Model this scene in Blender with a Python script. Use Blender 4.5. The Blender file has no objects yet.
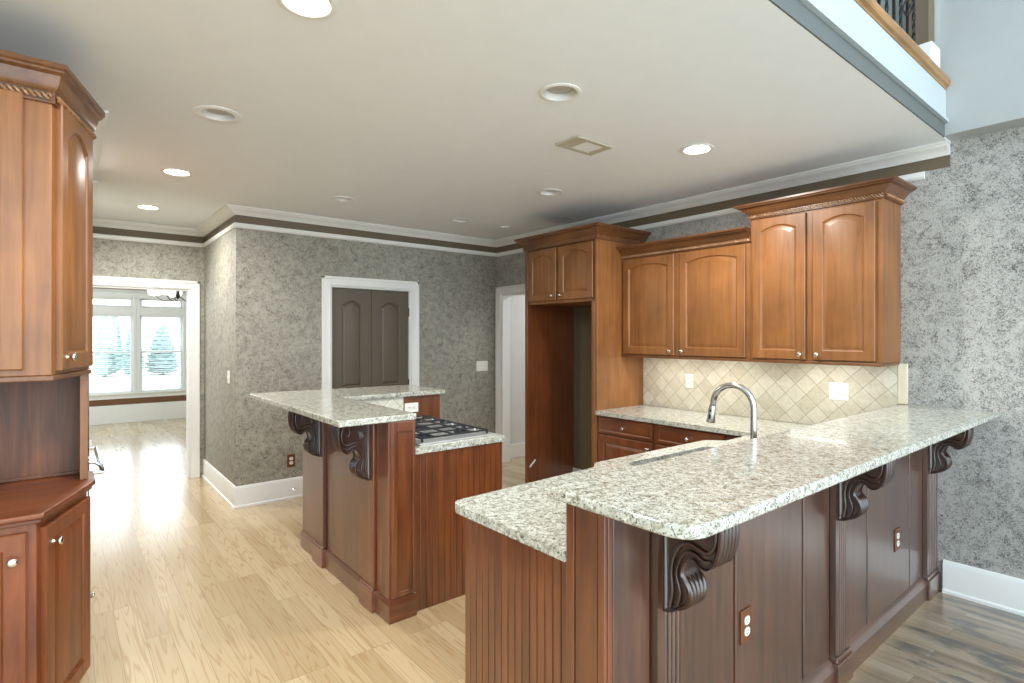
import bpy, bmesh, math, random
from mathutils import Vector, Matrix
random.seed(7)
C = bpy.context.scene.collection
sc = bpy.context.scene
PI = math.pi

# ------------------------------------------------------------------ camera, world, light, exposure
cam_data = bpy.data.cameras.new('camera')
cam_data.sensor_width = 36.0
cam_data.lens = 553.5 * 36.0 / 1024.0
cam_data.shift_y = -5.8 / 1024.0
cam_data.clip_start = 0.05
cam = bpy.data.objects.new('camera', cam_data); C.objects.link(cam)
cam.location = (0, 0, 1.51)
cam.rotation_euler = (math.radians(90), 0, math.radians(-38.96))
sc.camera = cam
sc.view_settings.view_transform = 'Standard'
sc.view_settings.look = 'None'
sc.view_settings.gamma = 1.0
sc.view_settings.use_curve_mapping = False
sc.view_settings.exposure = 0.18
sc.cycles.use_denoising = True
sc.cycles.max_bounces = 10
sc.cycles.diffuse_bounces = 5
sc.cycles.sample_clamp_indirect = 6.0
sc.cycles.caustics_reflective = False
sc.cycles.caustics_refractive = False

world = bpy.data.worlds.new('sky'); sc.world = world; world.use_nodes = True
wbg = world.node_tree.nodes['Background']
wbg.inputs[0].default_value = (0.78, 0.91, 1.0, 1)
wbg.inputs[1].default_value = 3.9

def area_light(name, loc, rot, sx, sy, power, col=(1, 1, 1), spread=PI, shape='RECTANGLE'):
    l = bpy.data.lights.new(name, 'AREA'); l.shape = shape; l.size = sx; l.size_y = sy
    l.energy = power; l.color = col; l.spread = spread
    o = bpy.data.objects.new(name, l); C.objects.link(o); o.location = loc; o.rotation_euler = rot
    return o
# daylight from the two storey room's tall windows, unseen behind the camera
area_light('daylight_great_room', (2.6, -2.8, 2.6), (math.radians(78), 0, math.radians(8)), 3.0, 3.6, 28, (0.86, 0.94, 1.0))
area_light('great_room_side_fill', (-2.6, -1.6, 2.3), (math.radians(80), 0, math.radians(-50)), 2.6, 2.6, 35, (0.90, 0.96, 1.0))  # added fill from the left, no window known on that side
# daylight through the dining room windows at the far end
area_light('daylight_dining', (0.95, 11.45, 1.35), (math.radians(-90), 0, 0), 3.0, 1.6, 9, (0.86, 0.94, 1.0))

area_light('dining_side_fill', (-2.4, 9.2, 1.6), (0, math.radians(-90), 0), 1.8, 2.6, 95, (0.88, 0.95, 1.0))  # added fill to brighten the window wall; this side has no window
# fill lamp added to brighten the side hall, no such fixture known
area_light('hall_fill', (5.2, 4.3, 2.55), (0, 0, 0), 0.6, 0.6, 22, (0.96, 0.98, 1.0))

# ------------------------------------------------------------------ materials
def lin(c):
    c /= 255.0
    return c / 12.92 if c <= 0.04045 else ((c + 0.055) / 1.055) ** 2.4
def rgb(r, g, b): return (lin(r), lin(g), lin(b), 1)

class NT:
    def __init__(s, name):
        s.m = bpy.data.materials.new(name); s.m.use_nodes = True
        s.t = s.m.node_tree; s.b = s.t.nodes['Principled BSDF']
    def n(s, typ, **kw):
        x = s.t.nodes.new(typ)
        for k, v in kw.items():
            if k.startswith('i_'):
                x.inputs[k[2:].replace('_', ' ')].default_value = v
            else: setattr(x, k, v)
        return x
    def l(s, a, b): s.t.links.new(a, b)
    def coords(s, scale=(1, 1, 1), rot=(0, 0, 0), loc=(0, 0, 0)):
        tc = s.n('ShaderNodeTexCoord'); mp = s.n('ShaderNodeMapping')
        mp.inputs['Scale'].default_value = scale; mp.inputs['Rotation'].default_value = rot; mp.inputs['Location'].default_value = loc
        s.l(tc.outputs['Object'], mp.inputs[0]); return mp.outputs[0]
    def noise(s, vec, scale, detail=4, rough=0.5, dist=0.0):
        x = s.n('ShaderNodeTexNoise'); s.l(vec, x.inputs['Vector'])
        x.inputs['Scale'].default_value = scale; x.inputs['Detail'].default_value = detail
        x.inputs['Roughness'].default_value = rough; x.inputs['Distortion'].default_value = dist
        return x.outputs['Fac']
    def ramp(s, fac, stops, interp='LINEAR'):
        x = s.n('ShaderNodeValToRGB'); x.color_ramp.interpolation = interp
        el = x.color_ramp.elements
        while len(el) < len(stops): el.new(0.5)
        for e, (p, c) in zip(el, stops): e.position = p; e.color = c
        s.l(fac, x.inputs[0]); return x.outputs[0]
    def mix(s, fac, a, b, mode='MIX'):
        x = s.n('ShaderNodeMix', data_type='RGBA', blend_type=mode)
        for sock, v in ((x.inputs[0], fac), (x.inputs[6], a), (x.inputs[7], b)):
            if isinstance(v, (int, float, tuple)): sock.default_value = v
            else: s.l(v, sock)
        return x.outputs[2]
    def math(s, op, a, b=0.0):
        x = s.n('ShaderNodeMath', operation=op)
        for sock, v in ((x.inputs[0], a), (x.inputs[1], b)):
            if isinstance(v, (int, float)): sock.default_value = v
            else: s.l(v, sock)
        return x.outputs[0]
    def base(s, c):
        if isinstance(c, tuple): s.b.inputs['Base Color'].default_value = c
        else: s.l(c, s.b.inputs['Base Color'])
    def bump(s, h, strength=0.2, dist=0.002):
        x = s.n('ShaderNodeBump'); x.inputs['Strength'].default_value = strength; x.inputs['Distance'].default_value = dist
        s.l(h, x.inputs['Height']); s.l(x.outputs[0], s.b.inputs['Normal'])
    def set(s, **kw):
        for k, v in kw.items(): s.b.inputs[k.replace('_', ' ')].default_value = v
        return s.m

def plain(name, col, rough=0.5, metal=0.0, var=0.05):
    t = NT(name); f = t.noise(t.coords(), 9, 3)
    a = tuple(c * (1 - var) for c in col[:3]) + (1,); b = tuple(min(1, c * (1 + var)) for c in col[:3]) + (1,)
    t.base(t.ramp(f, [(0.3, a), (0.7, b)]))
    return t.set(Roughness=rough, Metallic=metal)

def wood(name, dark, mid, light, rough=0.35, axis='z', coat=0.2, scale=1.0):
    t = NT(name)
    st = {'z': (26, 26, 1.6), 'x': (1.6, 26, 26), 'y': (26, 1.6, 26)}[axis]
    v = t.coords(tuple(q * scale for q in st))
    f1 = t.noise(v, 1.0, 8, 0.62, 0.6)
    st2 = {'z': (130, 130, 5), 'x': (5, 130, 130), 'y': (130, 5, 130)}[axis]
    f2 = t.noise(t.coords(st2), 1.0, 3, 0.6)
    f3 = t.noise(t.coords(), 3.2, 3, 0.5)
    c = t.ramp(f1, [(0.30, dark), (0.5, mid), (0.72, light)])
    c = t.mix(t.math('MULTIPLY', f2, 0.45), c, dark)
    blotch = t.ramp(f3, [(0.3, (0.72, 0.72, 0.72, 1)), (0.7, (1.12, 1.1, 1.08, 1))])
    c = t.mix(1.0, c, blotch, 'MULTIPLY')
    t.base(c); t.bump(f1, 0.06, 0.002)
    return t.set(Roughness=rough, Coat_Weight=coat, Coat_Roughness=0.3, Coat_IOR=1.9 if coat > 0.45 else 1.5)

def wallpaper(name, a, b, scale=1.0):
    t = NT(name)
    v = t.coords()
    f1 = t.noise(v, 75 * scale, 6, 0.7, 2.4)
    f2 = t.noise(v, 17 * scale, 4, 0.6, 1.0)
    f3 = t.noise(v, 1.3, 3, 0.6)
    s = t.math('ADD', t.math('MULTIPLY', f1, 0.75), t.math('MULTIPLY', f2, 0.25))
    mid = tuple((p * 0.45 + q * 0.55) for p, q in zip(a, b))
    c = t.ramp(s, [(0.40, a), (0.47, mid), (0.53, b)])
    sh = t.ramp(f3, [(0.3, (0.88, 0.88, 0.87, 1)), (0.7, (1.06, 1.06, 1.06, 1))])
    t.base(t.mix(1.0, c, sh, 'MULTIPLY')); t.bump(s, 0.12, 0.002)
    return t.set(Roughness=0.62)

def granite():
    t = NT('granite'); v = t.coords()
    f1 = t.noise(v, 38, 5, 0.6, 0.8)
    c = t.ramp(f1, [(0.30, rgb(138, 136, 118)), (0.44, rgb(180, 180, 165)), (0.58, rgb(208, 210, 200)), (0.75, rgb(184, 184, 170))])
    f2 = t.noise(t.coords((1, 1, 1), (0, 0, 0.5), (3, 1, 2)), 70, 4, 0.55, 1.2)
    m2 = t.ramp(f2, [(0.55, (0, 0, 0, 1)), (0.63, (1, 1, 1, 1))])
    c = t.mix(t.math('MULTIPLY', m2, 0.8), c, rgb(110, 106, 88))
    f3 = t.noise(t.coords((1, 1, 1), (0.4, 0, 0.2), (7, 5, 1)), 125, 4, 0.6, 1.5)
    m3 = t.ramp(f3, [(0.56, (0, 0, 0, 1)), (0.60, (1, 1, 1, 1))])
    c = t.mix(t.math('MULTIPLY', m3, 0.92), c, rgb(42, 40, 38))
    f4 = t.noise(t.coords((1, 1, 1), (0, 0.4, 0.9), (1, 9, 4)), 60, 3, 0.5, 0.6)
    m4 = t.ramp(f4, [(0.60, (0, 0, 0, 1)), (0.68, (1, 1, 1, 1))])
    c = t.mix(t.math('MULTIPLY', m4, 0.7), c, rgb(236, 235, 228))
    t.base(c)
    return t.set(Roughness=0.17, Coat_Weight=0.12, Coat_Roughness=0.04)

def tile(name, plane, c1, c2, grout, size=0.1):
    t = NT(name); tc = t.n('ShaderNodeTexCoord'); sp = t.n('ShaderNodeSeparateXYZ'); cb = t.n('ShaderNodeCombineXYZ')
    t.l(tc.outputs['Object'], sp.inputs[0])
    t.l(sp.outputs[1 if plane == 'yz' else 0], cb.inputs[0]); t.l(sp.outputs[2], cb.inputs[1])
    mp = t.n('ShaderNodeMapping'); mp.inputs['Rotation'].default_value = (0, 0, PI / 4); mp.inputs['Location'].default_value = (0.02, 0.03, 0)
    t.l(cb.outputs[0], mp.inputs[0])
    br = t.n('ShaderNodeTexBrick'); br.offset = 0.0; br.squash = 1.0
    t.l(mp.outputs[0], br.inputs['Vector'])
    for k, v in (('Scale', 1.0), ('Mortar Size', 0.0022), ('Mortar Smooth', 0.3), ('Bias', 0.0), ('Brick Width', size), ('Row Height', size)):
        br.inputs[k].default_value = v
    br.inputs['Color1'].default_value = c1; br.inputs['Color2'].default_value = c2; br.inputs['Mortar'].default_value = grout
    f = t.noise(tc.outputs['Object'], 24, 6, 0.65, 0.8)
    ml = t.ramp(f, [(0.3, (0.86, 0.83, 0.78, 1)), (0.65, (1.04, 1.04, 1.03, 1))])
    t.base(t.mix(1.0, br.outputs['Color'], ml, 'MULTIPLY'))
    t.bump(t.math('SUBTRACT', 1.0, br.outputs['Fac']), 0.35, 0.002)
    return t.set(Roughness=0.45)

def floor_mat():
    t = NT('oak_planks'); tc = t.n('ShaderNodeTexCoord'); sp = t.n('ShaderNodeSeparateXYZ'); cb = t.n('ShaderNodeCombineXYZ')
    t.l(tc.outputs['Object'], sp.inputs[0]); t.l(sp.outputs[1], cb.inputs[0]); t.l(sp.outputs[0], cb.inputs[1])
    br = t.n('ShaderNodeTexBrick'); br.offset = 0.37; br.offset_frequency = 3; br.squash = 1.0
    t.l(cb.outputs[0], br.inputs['Vector'])
    for k, v in (('Scale', 1.0), ('Mortar Size', 0.0011), ('Mortar Smooth', 0.2), ('Bias', 0.0), ('Brick Width', 1.25), ('Row Height', 0.105)):
        br.inputs[k].default_value = v
    br.inputs['Color1'].default_value = (0, 0, 0, 1); br.inputs['Color2'].default_value = (1, 1, 1, 1); br.inputs['Mortar'].default_value = (0.5, 0.5, 0.5, 1)
    # each plank gets its own slice of the grain
    off = t.n('ShaderNodeVectorMath', operation='ADD'); sc_ = t.n('ShaderNodeVectorMath', operation='SCALE'); sc_.inputs['Scale'].default_value = 7.0
    t.l(br.outputs['Color'], sc_.inputs[0]); t.l(tc.outputs['Object'], off.inputs[0]); t.l(sc_.outputs[0], off.inputs[1])
    mp = t.n('ShaderNodeMapping'); mp.inputs['Scale'].default_value = (15, 0.75, 1); t.l(off.outputs[0], mp.inputs[0])
    big = t.noise(mp.outputs[0], 1.0, 2, 0.4, 0.25)
    rings = t.math('SINE', t.math('MULTIPLY', big, 75.0))
    rm = t.ramp(rings, [(0.55, (0, 0, 0, 1)), (0.99, (1, 1, 1, 1))])
    mp2 = t.n('ShaderNodeMapping'); mp2.inputs['Scale'].default_value = (150, 6, 1); t.l(off.outputs[0], mp2.inputs[0])
    fine = t.noise(mp2.outputs[0], 1.0, 4, 0.6)
    plank = t.ramp(br.outputs['Color'], [(0.0, rgb(178, 157, 120)), (0.5, rgb(194, 173, 136)), (1.0, rgb(206, 187, 151))])
    c = t.mix(t.math('MULTIPLY', rm, 0.5), plank, rgb(160, 124, 78))
    c = t.mix(t.math('MULTIPLY', fine, 0.30), c, rgb(176, 140, 92))
    # worn, grey, scuffed boards in the room on the near side of the breakfast bar
    wy = t.n('ShaderNodeMapRange'); wy.inputs['From Min'].default_value = 1.02; wy.inputs['From Max'].default_value = 0.9; t.l(sp.outputs[1], wy.inputs[0])
    wx = t.n('ShaderNodeMapRange'); wx.inputs['From Min'].default_value = 1.0; wx.inputs['From Max'].default_value = 1.8; t.l(sp.outputs[0], wx.inputs[0])
    wm = t.math('MULTIPLY', wy.outputs[0], wx.outputs[0])
    grey = t.ramp(big, [(0.3, rgb(138, 120, 100)), (0.5, rgb(168, 150, 128)), (0.7, rgb(190, 176, 156))])
    grey = t.mix(t.math('MULTIPLY', fine, 0.5), grey, rgb(120, 104, 86))
    mp3 = t.n('ShaderNodeMapping'); mp3.inputs['Scale'].default_value = (5.5, 1.5, 1); mp3.inputs['Location'].default_value = (1.7, 0.2, 0); t.l(tc.outputs['Object'], mp3.inputs[0])
    sc2 = t.noise(mp3.outputs[0], 1.5, 6, 0.65, 0.4)
    sm = t.ramp(sc2, [(0.49, (0, 0, 0, 1)), (0.59, (1, 1, 1, 1))])
    grey = t.mix(t.math('MULTIPLY', sm, 0.68), grey, rgb(72, 80, 84))
    c = t.mix(wm, c, grey)
    seam = t.math('MULTIPLY', br.outputs['Fac'], 0.55)
    c = t.mix(seam, c, rgb(92, 66, 40))
    t.base(c); t.bump(t.math('SUBTRACT', 1.0, br.outputs['Fac']), 0.15, 0.001)
    return t.set(Roughness=0.26, Coat_Weight=0.6, Coat_Roughness=0.13)

def emis(name, col, s):
    t = NT(name); t.base(col)
    t.b.inputs['Emission Color'].default_value = col; t.b.inputs['Emission Strength'].default_value = s
    return t.m
def glass(name, col=(1, 1, 1, 1), rough=0.0):
    t = NT(name)
    t.t.nodes.remove(t.b); o = t.t.nodes['Material Output']
    tr = t.n('ShaderNodeBsdfTransparent'); gl = t.n('ShaderNodeBsdfGlossy'); mx = t.n('ShaderNodeMixShader')
    tr.inputs[0].default_value = col; gl.inputs['Roughness'].default_value = rough
    mx.inputs[0].default_value = 0.06
    t.l(tr.outputs[0], mx.inputs[1]); t.l(gl.outputs[0], mx.inputs[2]); t.l(mx.outputs[0], o.inputs[0])
    return t.m

HONEY = wood('honey_maple', rgb(120, 75, 38), rgb(144, 94, 50), rgb(160, 109, 62), 0.40, coat=0.12)
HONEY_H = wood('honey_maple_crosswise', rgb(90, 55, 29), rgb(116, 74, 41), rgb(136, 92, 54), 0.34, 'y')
ROPE = wood('honey_rope', rgb(138, 98, 64), rgb(166, 124, 86), rgb(180, 140, 102), 0.3)
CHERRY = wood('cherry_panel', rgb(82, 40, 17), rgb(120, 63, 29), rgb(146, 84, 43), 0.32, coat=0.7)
CHERRY_H = wood('cherry_rail', rgb(84, 41, 18), rgb(124, 65, 30), rgb(150, 87, 45), 0.30, 'y', coat=0.8)
CHERRY_X = wood('cherry_plinth', rgb(84, 41, 18), rgb(118, 62, 29), rgb(144, 83, 43), 0.30, 'x', coat=0.8)
BARWOOD = wood('cherry_bar_front_sheen', rgb(42, 22, 13), rgb(86, 49, 30), rgb(116, 74, 50), 0.30, coat=1.0)  # same cherry, darker and greyer: the window sheen is put into the colour
CHERRY_SHEEN_X = wood('cherry_bar_plinth_sheen', rgb(50, 27, 16), rgb(86, 49, 30), rgb(110, 70, 47), 0.30, 'x', coat=1.0)  # plinth copy of the cherry, sheen tone in its colour too
RUSSET = wood('russet_cherry', rgb(96, 47, 20), rgb(130, 68, 31), rgb(152, 88, 46), 0.38, coat=0.15)
RUSSET_H = wood('russet_cherry_crosswise', rgb(96, 47, 20), rgb(130, 68, 31), rgb(152, 88, 46), 0.38, 'x', coat=0.15)
CARVED = wood('carved_walnut', rgb(34, 16, 9), rgb(56, 28, 15), rgb(78, 42, 24), 0.28, coat=0.5)
VENEER = wood('niche_veneer', rgb(66, 36, 20), rgb(104, 62, 38), rgb(130, 84, 54), 0.5, coat=0.05)
OAK = wood('oak_nosing', rgb(124, 88, 48), rgb(160, 120, 72), rgb(184, 146, 96), 0.35, 'x')
GRANITE = granite()
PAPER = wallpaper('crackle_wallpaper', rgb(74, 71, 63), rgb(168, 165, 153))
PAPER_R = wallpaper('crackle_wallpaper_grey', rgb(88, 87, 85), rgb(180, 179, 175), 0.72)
CEIL = plain('ceiling_paint', rgb(236, 241, 243), 0.7, var=0.012)
WHITE = plain('white_trim_paint', rgb(232, 233, 230), 0.38, var=0.015)
TAUPE = plain('taupe_paint', rgb(104, 92, 74), 0.55, var=0.03)
DOORP = plain('dark_taupe_door_paint', rgb(92, 84, 70), 0.42, var=0.03)
FASCIA = plain('pale_fascia_paint', rgb(178, 188, 190), 0.45, var=0.01)
GREYP = plain('grey_wall_paint', rgb(168, 172, 171), 0.6, var=0.02)
SOFFIT = plain('slate_soffit_paint', rgb(92, 97, 95), 0.6, var=0.02)
HALLP = plain('pale_hall_paint', rgb(214, 214, 210), 0.6, var=0.02)
BROWNP = plain('brown_wall_paint', rgb(112, 78, 48), 0.6, var=0.03)
ALCOVE = plain('olive_alcove_paint', rgb(104, 96, 76), 0.6, var=0.03)
TRAV = tile('travertine_diamonds', 'yz', rgb(200, 193, 174), rgb(218, 213, 198), rgb(166, 156, 136), 0.1)
TRAV_X = tile('pale_tile_diamonds', 'xz', rgb(216, 212, 196), rgb(228, 225, 212), rgb(170, 164, 148), 0.1)
TRAV_E = plain('travertine_trim', rgb(222, 213, 190), 0.45, var=0.06)
NICKEL = plain('brushed_nickel', rgb(214, 208, 198), 0.22, 1.0, 0.02)
STEEL = plain('stainless_steel', rgb(205, 207, 207), 0.2, 1.0, 0.03)
TRAY = plain('cooktop_steel', rgb(214, 216, 216), 0.36, 0.7, 0.02)
DARKST = plain('dark_sink_steel', rgb(84, 84, 82), 0.45, 0.3, 0.08)
IRON = plain('black_iron', rgb(24, 24, 26), 0.42, 0.3)
GRATE = plain('cast_iron_grate', rgb(58, 60, 64), 0.32, 0.6)
PLASTIC = plain('white_plastic', rgb(236, 234, 226), 0.4, 0, 0.01)
BROWNPL = plain('brown_plate', rgb(108, 66, 40), 0.35, 0, 0.04)
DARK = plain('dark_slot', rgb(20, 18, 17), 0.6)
BEIGE = plain('beige_register_enamel', rgb(186, 180, 160), 0.45)
BRASS = plain('aged_hinge', rgb(120, 108, 84), 0.35, 0.8)
LAMP_ON = emis('lit_lens', (1.0, 0.97, 0.90, 1), 22)
STRIP_ON = emis('lit_strip', (1.0, 0.95, 0.85, 1), 9)
SHADE = emis('lit_shade', (1.0, 0.98, 0.94, 1), 1.6)
LENS_OFF = plain('frosted_bulb', rgb(176, 172, 168), 0.35)
PANE = glass('window_glass')
BLIND = plain('white_blind', rgb(240, 242, 242), 0.5, 0, 0.01)
LAWN = plain('winter_lawn', rgb(176, 180, 160), 0.9, 0, 0.15)
LEAF = plain('conifer_leaf', rgb(146, 168, 168), 0.9, 0, 0.2)  # outdoor haze put into the pale bluish leaf colour
BARK = plain('bark', rgb(110, 96, 84), 0.9)
FLOOR = floor_mat()

# ------------------------------------------------------------------ mesh helpers
class Fr:
    """Local frame on a face: s to the viewer's right, t up, n out of the face."""
    def __init__(s, o, sd, nd):
        s.o = Vector(o); s.s = Vector(sd).normalized(); s.n = Vector(nd).normalized(); s.t = Vector((0, 0, 1))
    def __call__(s, a, t, n): return s.o + s.s * a + s.t * t + s.n * n
    def at(s, a, t, n=0):
        f = Fr(s(a, t, n), s.s, s.n); return f

class MB:
    def __init__(s): s.v = []; s.f = []
    def add(s, vs, fs):
        k = len(s.v); s.v += [Vector(p) for p in vs]; s.f += [tuple(i + k for i in f) for f in fs]; return s
    def box(s, x0, x1, y0, y1, z0, z1):
        vs = [(x, y, z) for z in (z0, z1) for y in (y0, y1) for x in (x0, x1)]
        return s.add(vs, [(0, 2, 3, 1), (4, 5, 7, 6), (0, 1, 5, 4), (2, 6, 7, 3), (0, 4, 6, 2), (1, 3, 7, 5)])
    def fbox(s, F, a0, a1, t0, t1, n0, n1):
        vs = [F(a, t, n) for n in (n0, n1) for t in (t0, t1) for a in (a0, a1)]
        return s.add(vs, [(0, 2, 3, 1), (4, 5, 7, 6), (0, 1, 5, 4), (2, 6, 7, 3), (0, 4, 6, 2), (1, 3, 7, 5)])
    def loops(s, loops, cap0=True, cap1=True, closed=True):
        n = len(loops[0]); vs = [p for L in loops for p in L]; fs = []
        for i in range(len(loops) - 1):
            for j in range(n if closed else n - 1):
                k = (j + 1) % n
                fs.append((i * n + j, i * n + k, (i + 1) * n + k, (i + 1) * n + j))
        if cap0: fs.append(tuple(reversed(range(n))))
        if cap1: fs.append(tuple(range((len(loops) - 1) * n, len(loops) * n)))
        return s.add(vs, fs)
    def prism(s, poly, z0, z1):
        return s.loops([[(x, y, z0) for x, y in poly], [(x, y, z1) for x, y in poly]])
    def fprism(s, F, poly, n0, n1):
        return s.loops([[F(a, t, n0) for a, t in poly], [F(a, t, n1) for a, t in poly]])
    def tube(s, pts, r, seg=8, up=None):
        pts = [Vector(p) for p in pts]; L = []
        rs = r if isinstance(r, (list, tuple)) else [r] * len(pts)
        ref = Vector(up) if up else None
        for i, p in enumerate(pts):
            d = (pts[min(i + 1, len(pts) - 1)] - pts[max(i - 1, 0)]).normalized()
            u = ref if ref else (Vector((0, 0, 1)) if abs(d.z) < 0.9 else Vector((1, 0, 0)))
            a = d.cross(u)
            if a.length < 1e-5: a = d.cross(Vector((0.3, 1, 0.2)))
            a.normalize(); b = a.cross(d).normalized(); ref = b
            L.append([p + (a * math.cos(2 * PI * k / seg) + b * math.sin(2 * PI * k / seg)) * rs[i] for k in range(seg)])
        return s.loops(L)
    def lathe(s, prof, o, axis=(0, 0, 1), seg=20, caps=True):
        o = Vector(o); w = Vector(axis).normalized()
        u = w.cross(Vector((0, 0, 1)) if abs(w.z) < 0.9 else Vector((1, 0, 0))).normalized(); v = w.cross(u)
        return s.loops([[o + w * h + (u * math.cos(2 * PI * k / seg) + v * math.sin(2 * PI * k / seg)) * max(r, 1e-4) for k in range(seg)] for r, h in prof], caps, caps)
    def ball(s, c, rx, ry, rz, seg=12, rings=8, rot=None):
        c = Vector(c); L = []
        for i in range(rings + 1):
            th = PI * i / rings; rr = max(math.sin(th), 0.01)
            row = []
            for k in range(seg):
                p = Vector((rx * rr * math.cos(2 * PI * k / seg), ry * rr * math.sin(2 * PI * k / seg), -rz * math.cos(th)))
                if rot: p = rot @ p
                row.append(c + p)
            L.append(row)
        return s.loops(L)
    def sweep(s, prof, path, side=1):
        """prof [(out, z)] closed, along plan path; out is to the right of travel (side=1)."""
        n = len(path); L = []
        for i, p in enumerate(path):
            p = Vector(p); 
            d0 = (p - Vector(path[i - 1])).normalized() if i else None
            d1 = (Vector(path[i + 1]) - p).normalized() if i < n - 1 else None
            if d0 is None: d0 = d1
            if d1 is None: d1 = d0
            n0 = Vector((d0.y, -d0.x)) * side; n1 = Vector((d1.y, -d1.x)) * side
            m = (n0 + n1); m = m / max(m.dot(n0), 1e-4)
            L.append([(p.x + m.x * o, p.y + m.y * o, z) for o, z in prof])
        return s.loops(L)
    def holed(s, outer, holes, z0, z1):
        bm = bmesh.new(); eds = []
        rings = []
        for loop in [outer] + holes:
            vs = [bm.verts.new((x, y, 0)) for x, y in loop]; rings.append(vs)
            for i in range(len(vs)): eds.append(bm.edges.new((vs[i], vs[(i + 1) % len(vs)])))
        bmesh.ops.triangle_fill(bm, use_beauty=True, use_dissolve=False, edges=eds)
        bm.verts.index_update(); vs = [v.co.copy() for v in bm.verts]; tri = [tuple(v.index for v in f.verts) for f in bm.faces]
        ids = [[v.index for v in r] for r in rings]; bm.free()
        n = len(vs); k = len(s.v)
        s.v += [Vector((p.x, p.y, z0)) for p in vs] + [Vector((p.x, p.y, z1)) for p in vs]
        for f in tri:
            s.f.append(tuple(i + k for i in f)); s.f.append(tuple(i + k + n for i in reversed(f)))
        for r in ids:
            for i in range(len(r)):
                a, b = r[i], r[(i + 1) % len(r)]
                s.f.append((a + k, b + k, b + k + n, a + k + n))
        return s
    def build(s, name, mat, parent=None, smooth=False, bevel=0.0, seg=2, up=None, angle=35):
        loc = Vector((0, 0, 0)); q = parent
        org = Vector(parent['_o']) if parent else Vector((0, 0, 0))
        me = bpy.data.meshes.new(name)
        bm = bmesh.new()
        vs = [bm.verts.new(p - org) for p in s.v]
        for f in s.f:
            try: bm.faces.new([vs[i] for i in f])
            except ValueError: pass
        bmesh.ops.recalc_face_normals(bm, faces=bm.faces)
        if smooth:
            for f in bm.faces: f.smooth = True
            lim = math.radians(angle)
            for e in bm.edges:
                if len(e.link_faces) == 2 and e.calc_face_angle(0) > lim: e.smooth = False
        bm.to_mesh(me); bm.free()
        me.materials.append(mat)
        o = bpy.data.objects.new(name, me); C.objects.link(o)
        o['_o'] = tuple(org)
        if parent: o.parent = parent
        if bevel:
            b = o.modifiers.new('bevel', 'BEVEL'); b.width = bevel; b.segments = seg; b.limit_method = 'ANGLE'; b.angle_limit = math.radians(40)
            b.harden_normals = False
        return o

def tag(o, label, cat, group=None):
    o['label'] = label; o['category'] = cat
    if group: o['group'] = group
    return o
def thing(name, label, cat, loc, group=None):
    o = bpy.data.objects.new(name, None); C.objects.link(o); o.location = loc; o['_o'] = tuple(loc)
    o.empty_display_size = 0.1
    return tag(o, label, cat, group)
def struct(o, label=None, cat=None):
    o['kind'] = 'structure'
    if label: o['label'] = label
    if cat: o['category'] = cat
    return o
def sroot(name, loc, label, cat):
    o = bpy.data.objects.new(name, None); C.objects.link(o); o.location = loc; o['_o'] = tuple(loc)
    return struct(o, label, cat)

def circle(cx, cy, r, n=28): return [(cx + r * math.cos(2 * PI * i / n), cy + r * math.sin(2 * PI * i / n)) for i in range(n)]
def rounded(poly, rad, n=6):
    out = []
    m = len(poly)
    for i, p in enumerate(poly):
        r = rad[i] if isinstance(rad, (list, tuple)) else rad
        p = Vector(p); a = Vector(poly[i - 1]); b = Vector(poly[(i + 1) % m])
        if r <= 0: out.append(tuple(p)); continue
        da = (a - p).normalized(); db = (b - p).normalized(); ang = da.angle(db); t = r / math.tan(ang / 2)
        A = p + da * t; B = p + db * t
        for k in range(n + 1):
            u = k / n; out.append(tuple((1 - u) ** 2 * A + 2 * u * (1 - u) * p + u * u * B))
    return out

# ------------------------------------------------------------------ setting: room shell
XR, YB, XL, H = 4.038, 5.29, 1.168, 2.638
YF, YW = 6.71, 11.70
ZR0, ZB0, ZB1 = 2.455, 2.502, 2.57
XU = 3.89
struct(MB().box(-4.2, 8.0, -3.0, 12.0, -0.1, 0).build('floor', FLOOR), 'light oak plank floor running through kitchen and dining room', 'floor')

LIT = [(0.638, 1.891), (0.603, 4.417), (0.570, 5.778), (2.972, 1.898)]
OFF = [(0.608, 3.13), (1.787, 1.856), (2.964, 3.191), (1.787, 4.428), (2.999, 4.515)]
holes = [circle(x, y, 0.078) for x, y in LIT + OFF]
cl = MB().holed([(-4.2, 0.9055), (XR + 0.12, 0.9055), (XR + 0.12, 6.83), (-4.2, 6.83)], holes, H, H + 0.06)
struct(cl.build('ceiling', CEIL), 'smooth off-white kitchen ceiling', 'ceiling')
struct(MB().box(-4.2, 4.3, -3.0, 3.4, 5.4, 5.5).build('ceiling_great_room', CEIL), 'high ceiling over the two storey room', 'ceiling')
# right wall (with doorway) - papered
wr = MB().box(XR, XR + 0.12, -3.0, 4.25, 0, 2.90).box(XR, XR + 0.12, 5.19, YB + 0.12, 0, H).box(XR, XR + 0.12, 4.25, 5.19, 2.0, H)
struct(wr.build('wall_right', PAPER_R), 'grey crackle papered wall behind the sink run', 'wall')
struct(MB().box(XU, XR + 0.3, -3.0, 0.92, 2.648, 5.4).build('wall_upper_right', GREYP), 'plain pale grey upper wall above the papered wall', 'wall')
struct(MB().box(XU, XR + 0.3, 0.92, 3.4, 2.97, 5.4).build('wall_landing_right', GREYP), 'plain grey wall beside the upstairs landing', 'wall')
struct(MB().box(-4.2, XR, 3.3, 3.4, 2.97, 5.4).build('wall_landing_back', HALLP), 'pale wall at the back of the landing', 'wall')
struct(MB().box(-4.2, XR + 0.3, 0.93, 3.4, 2.72, 2.90).build('landing_slab', GREYP), 'upstairs landing floor', 'floor')
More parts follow.
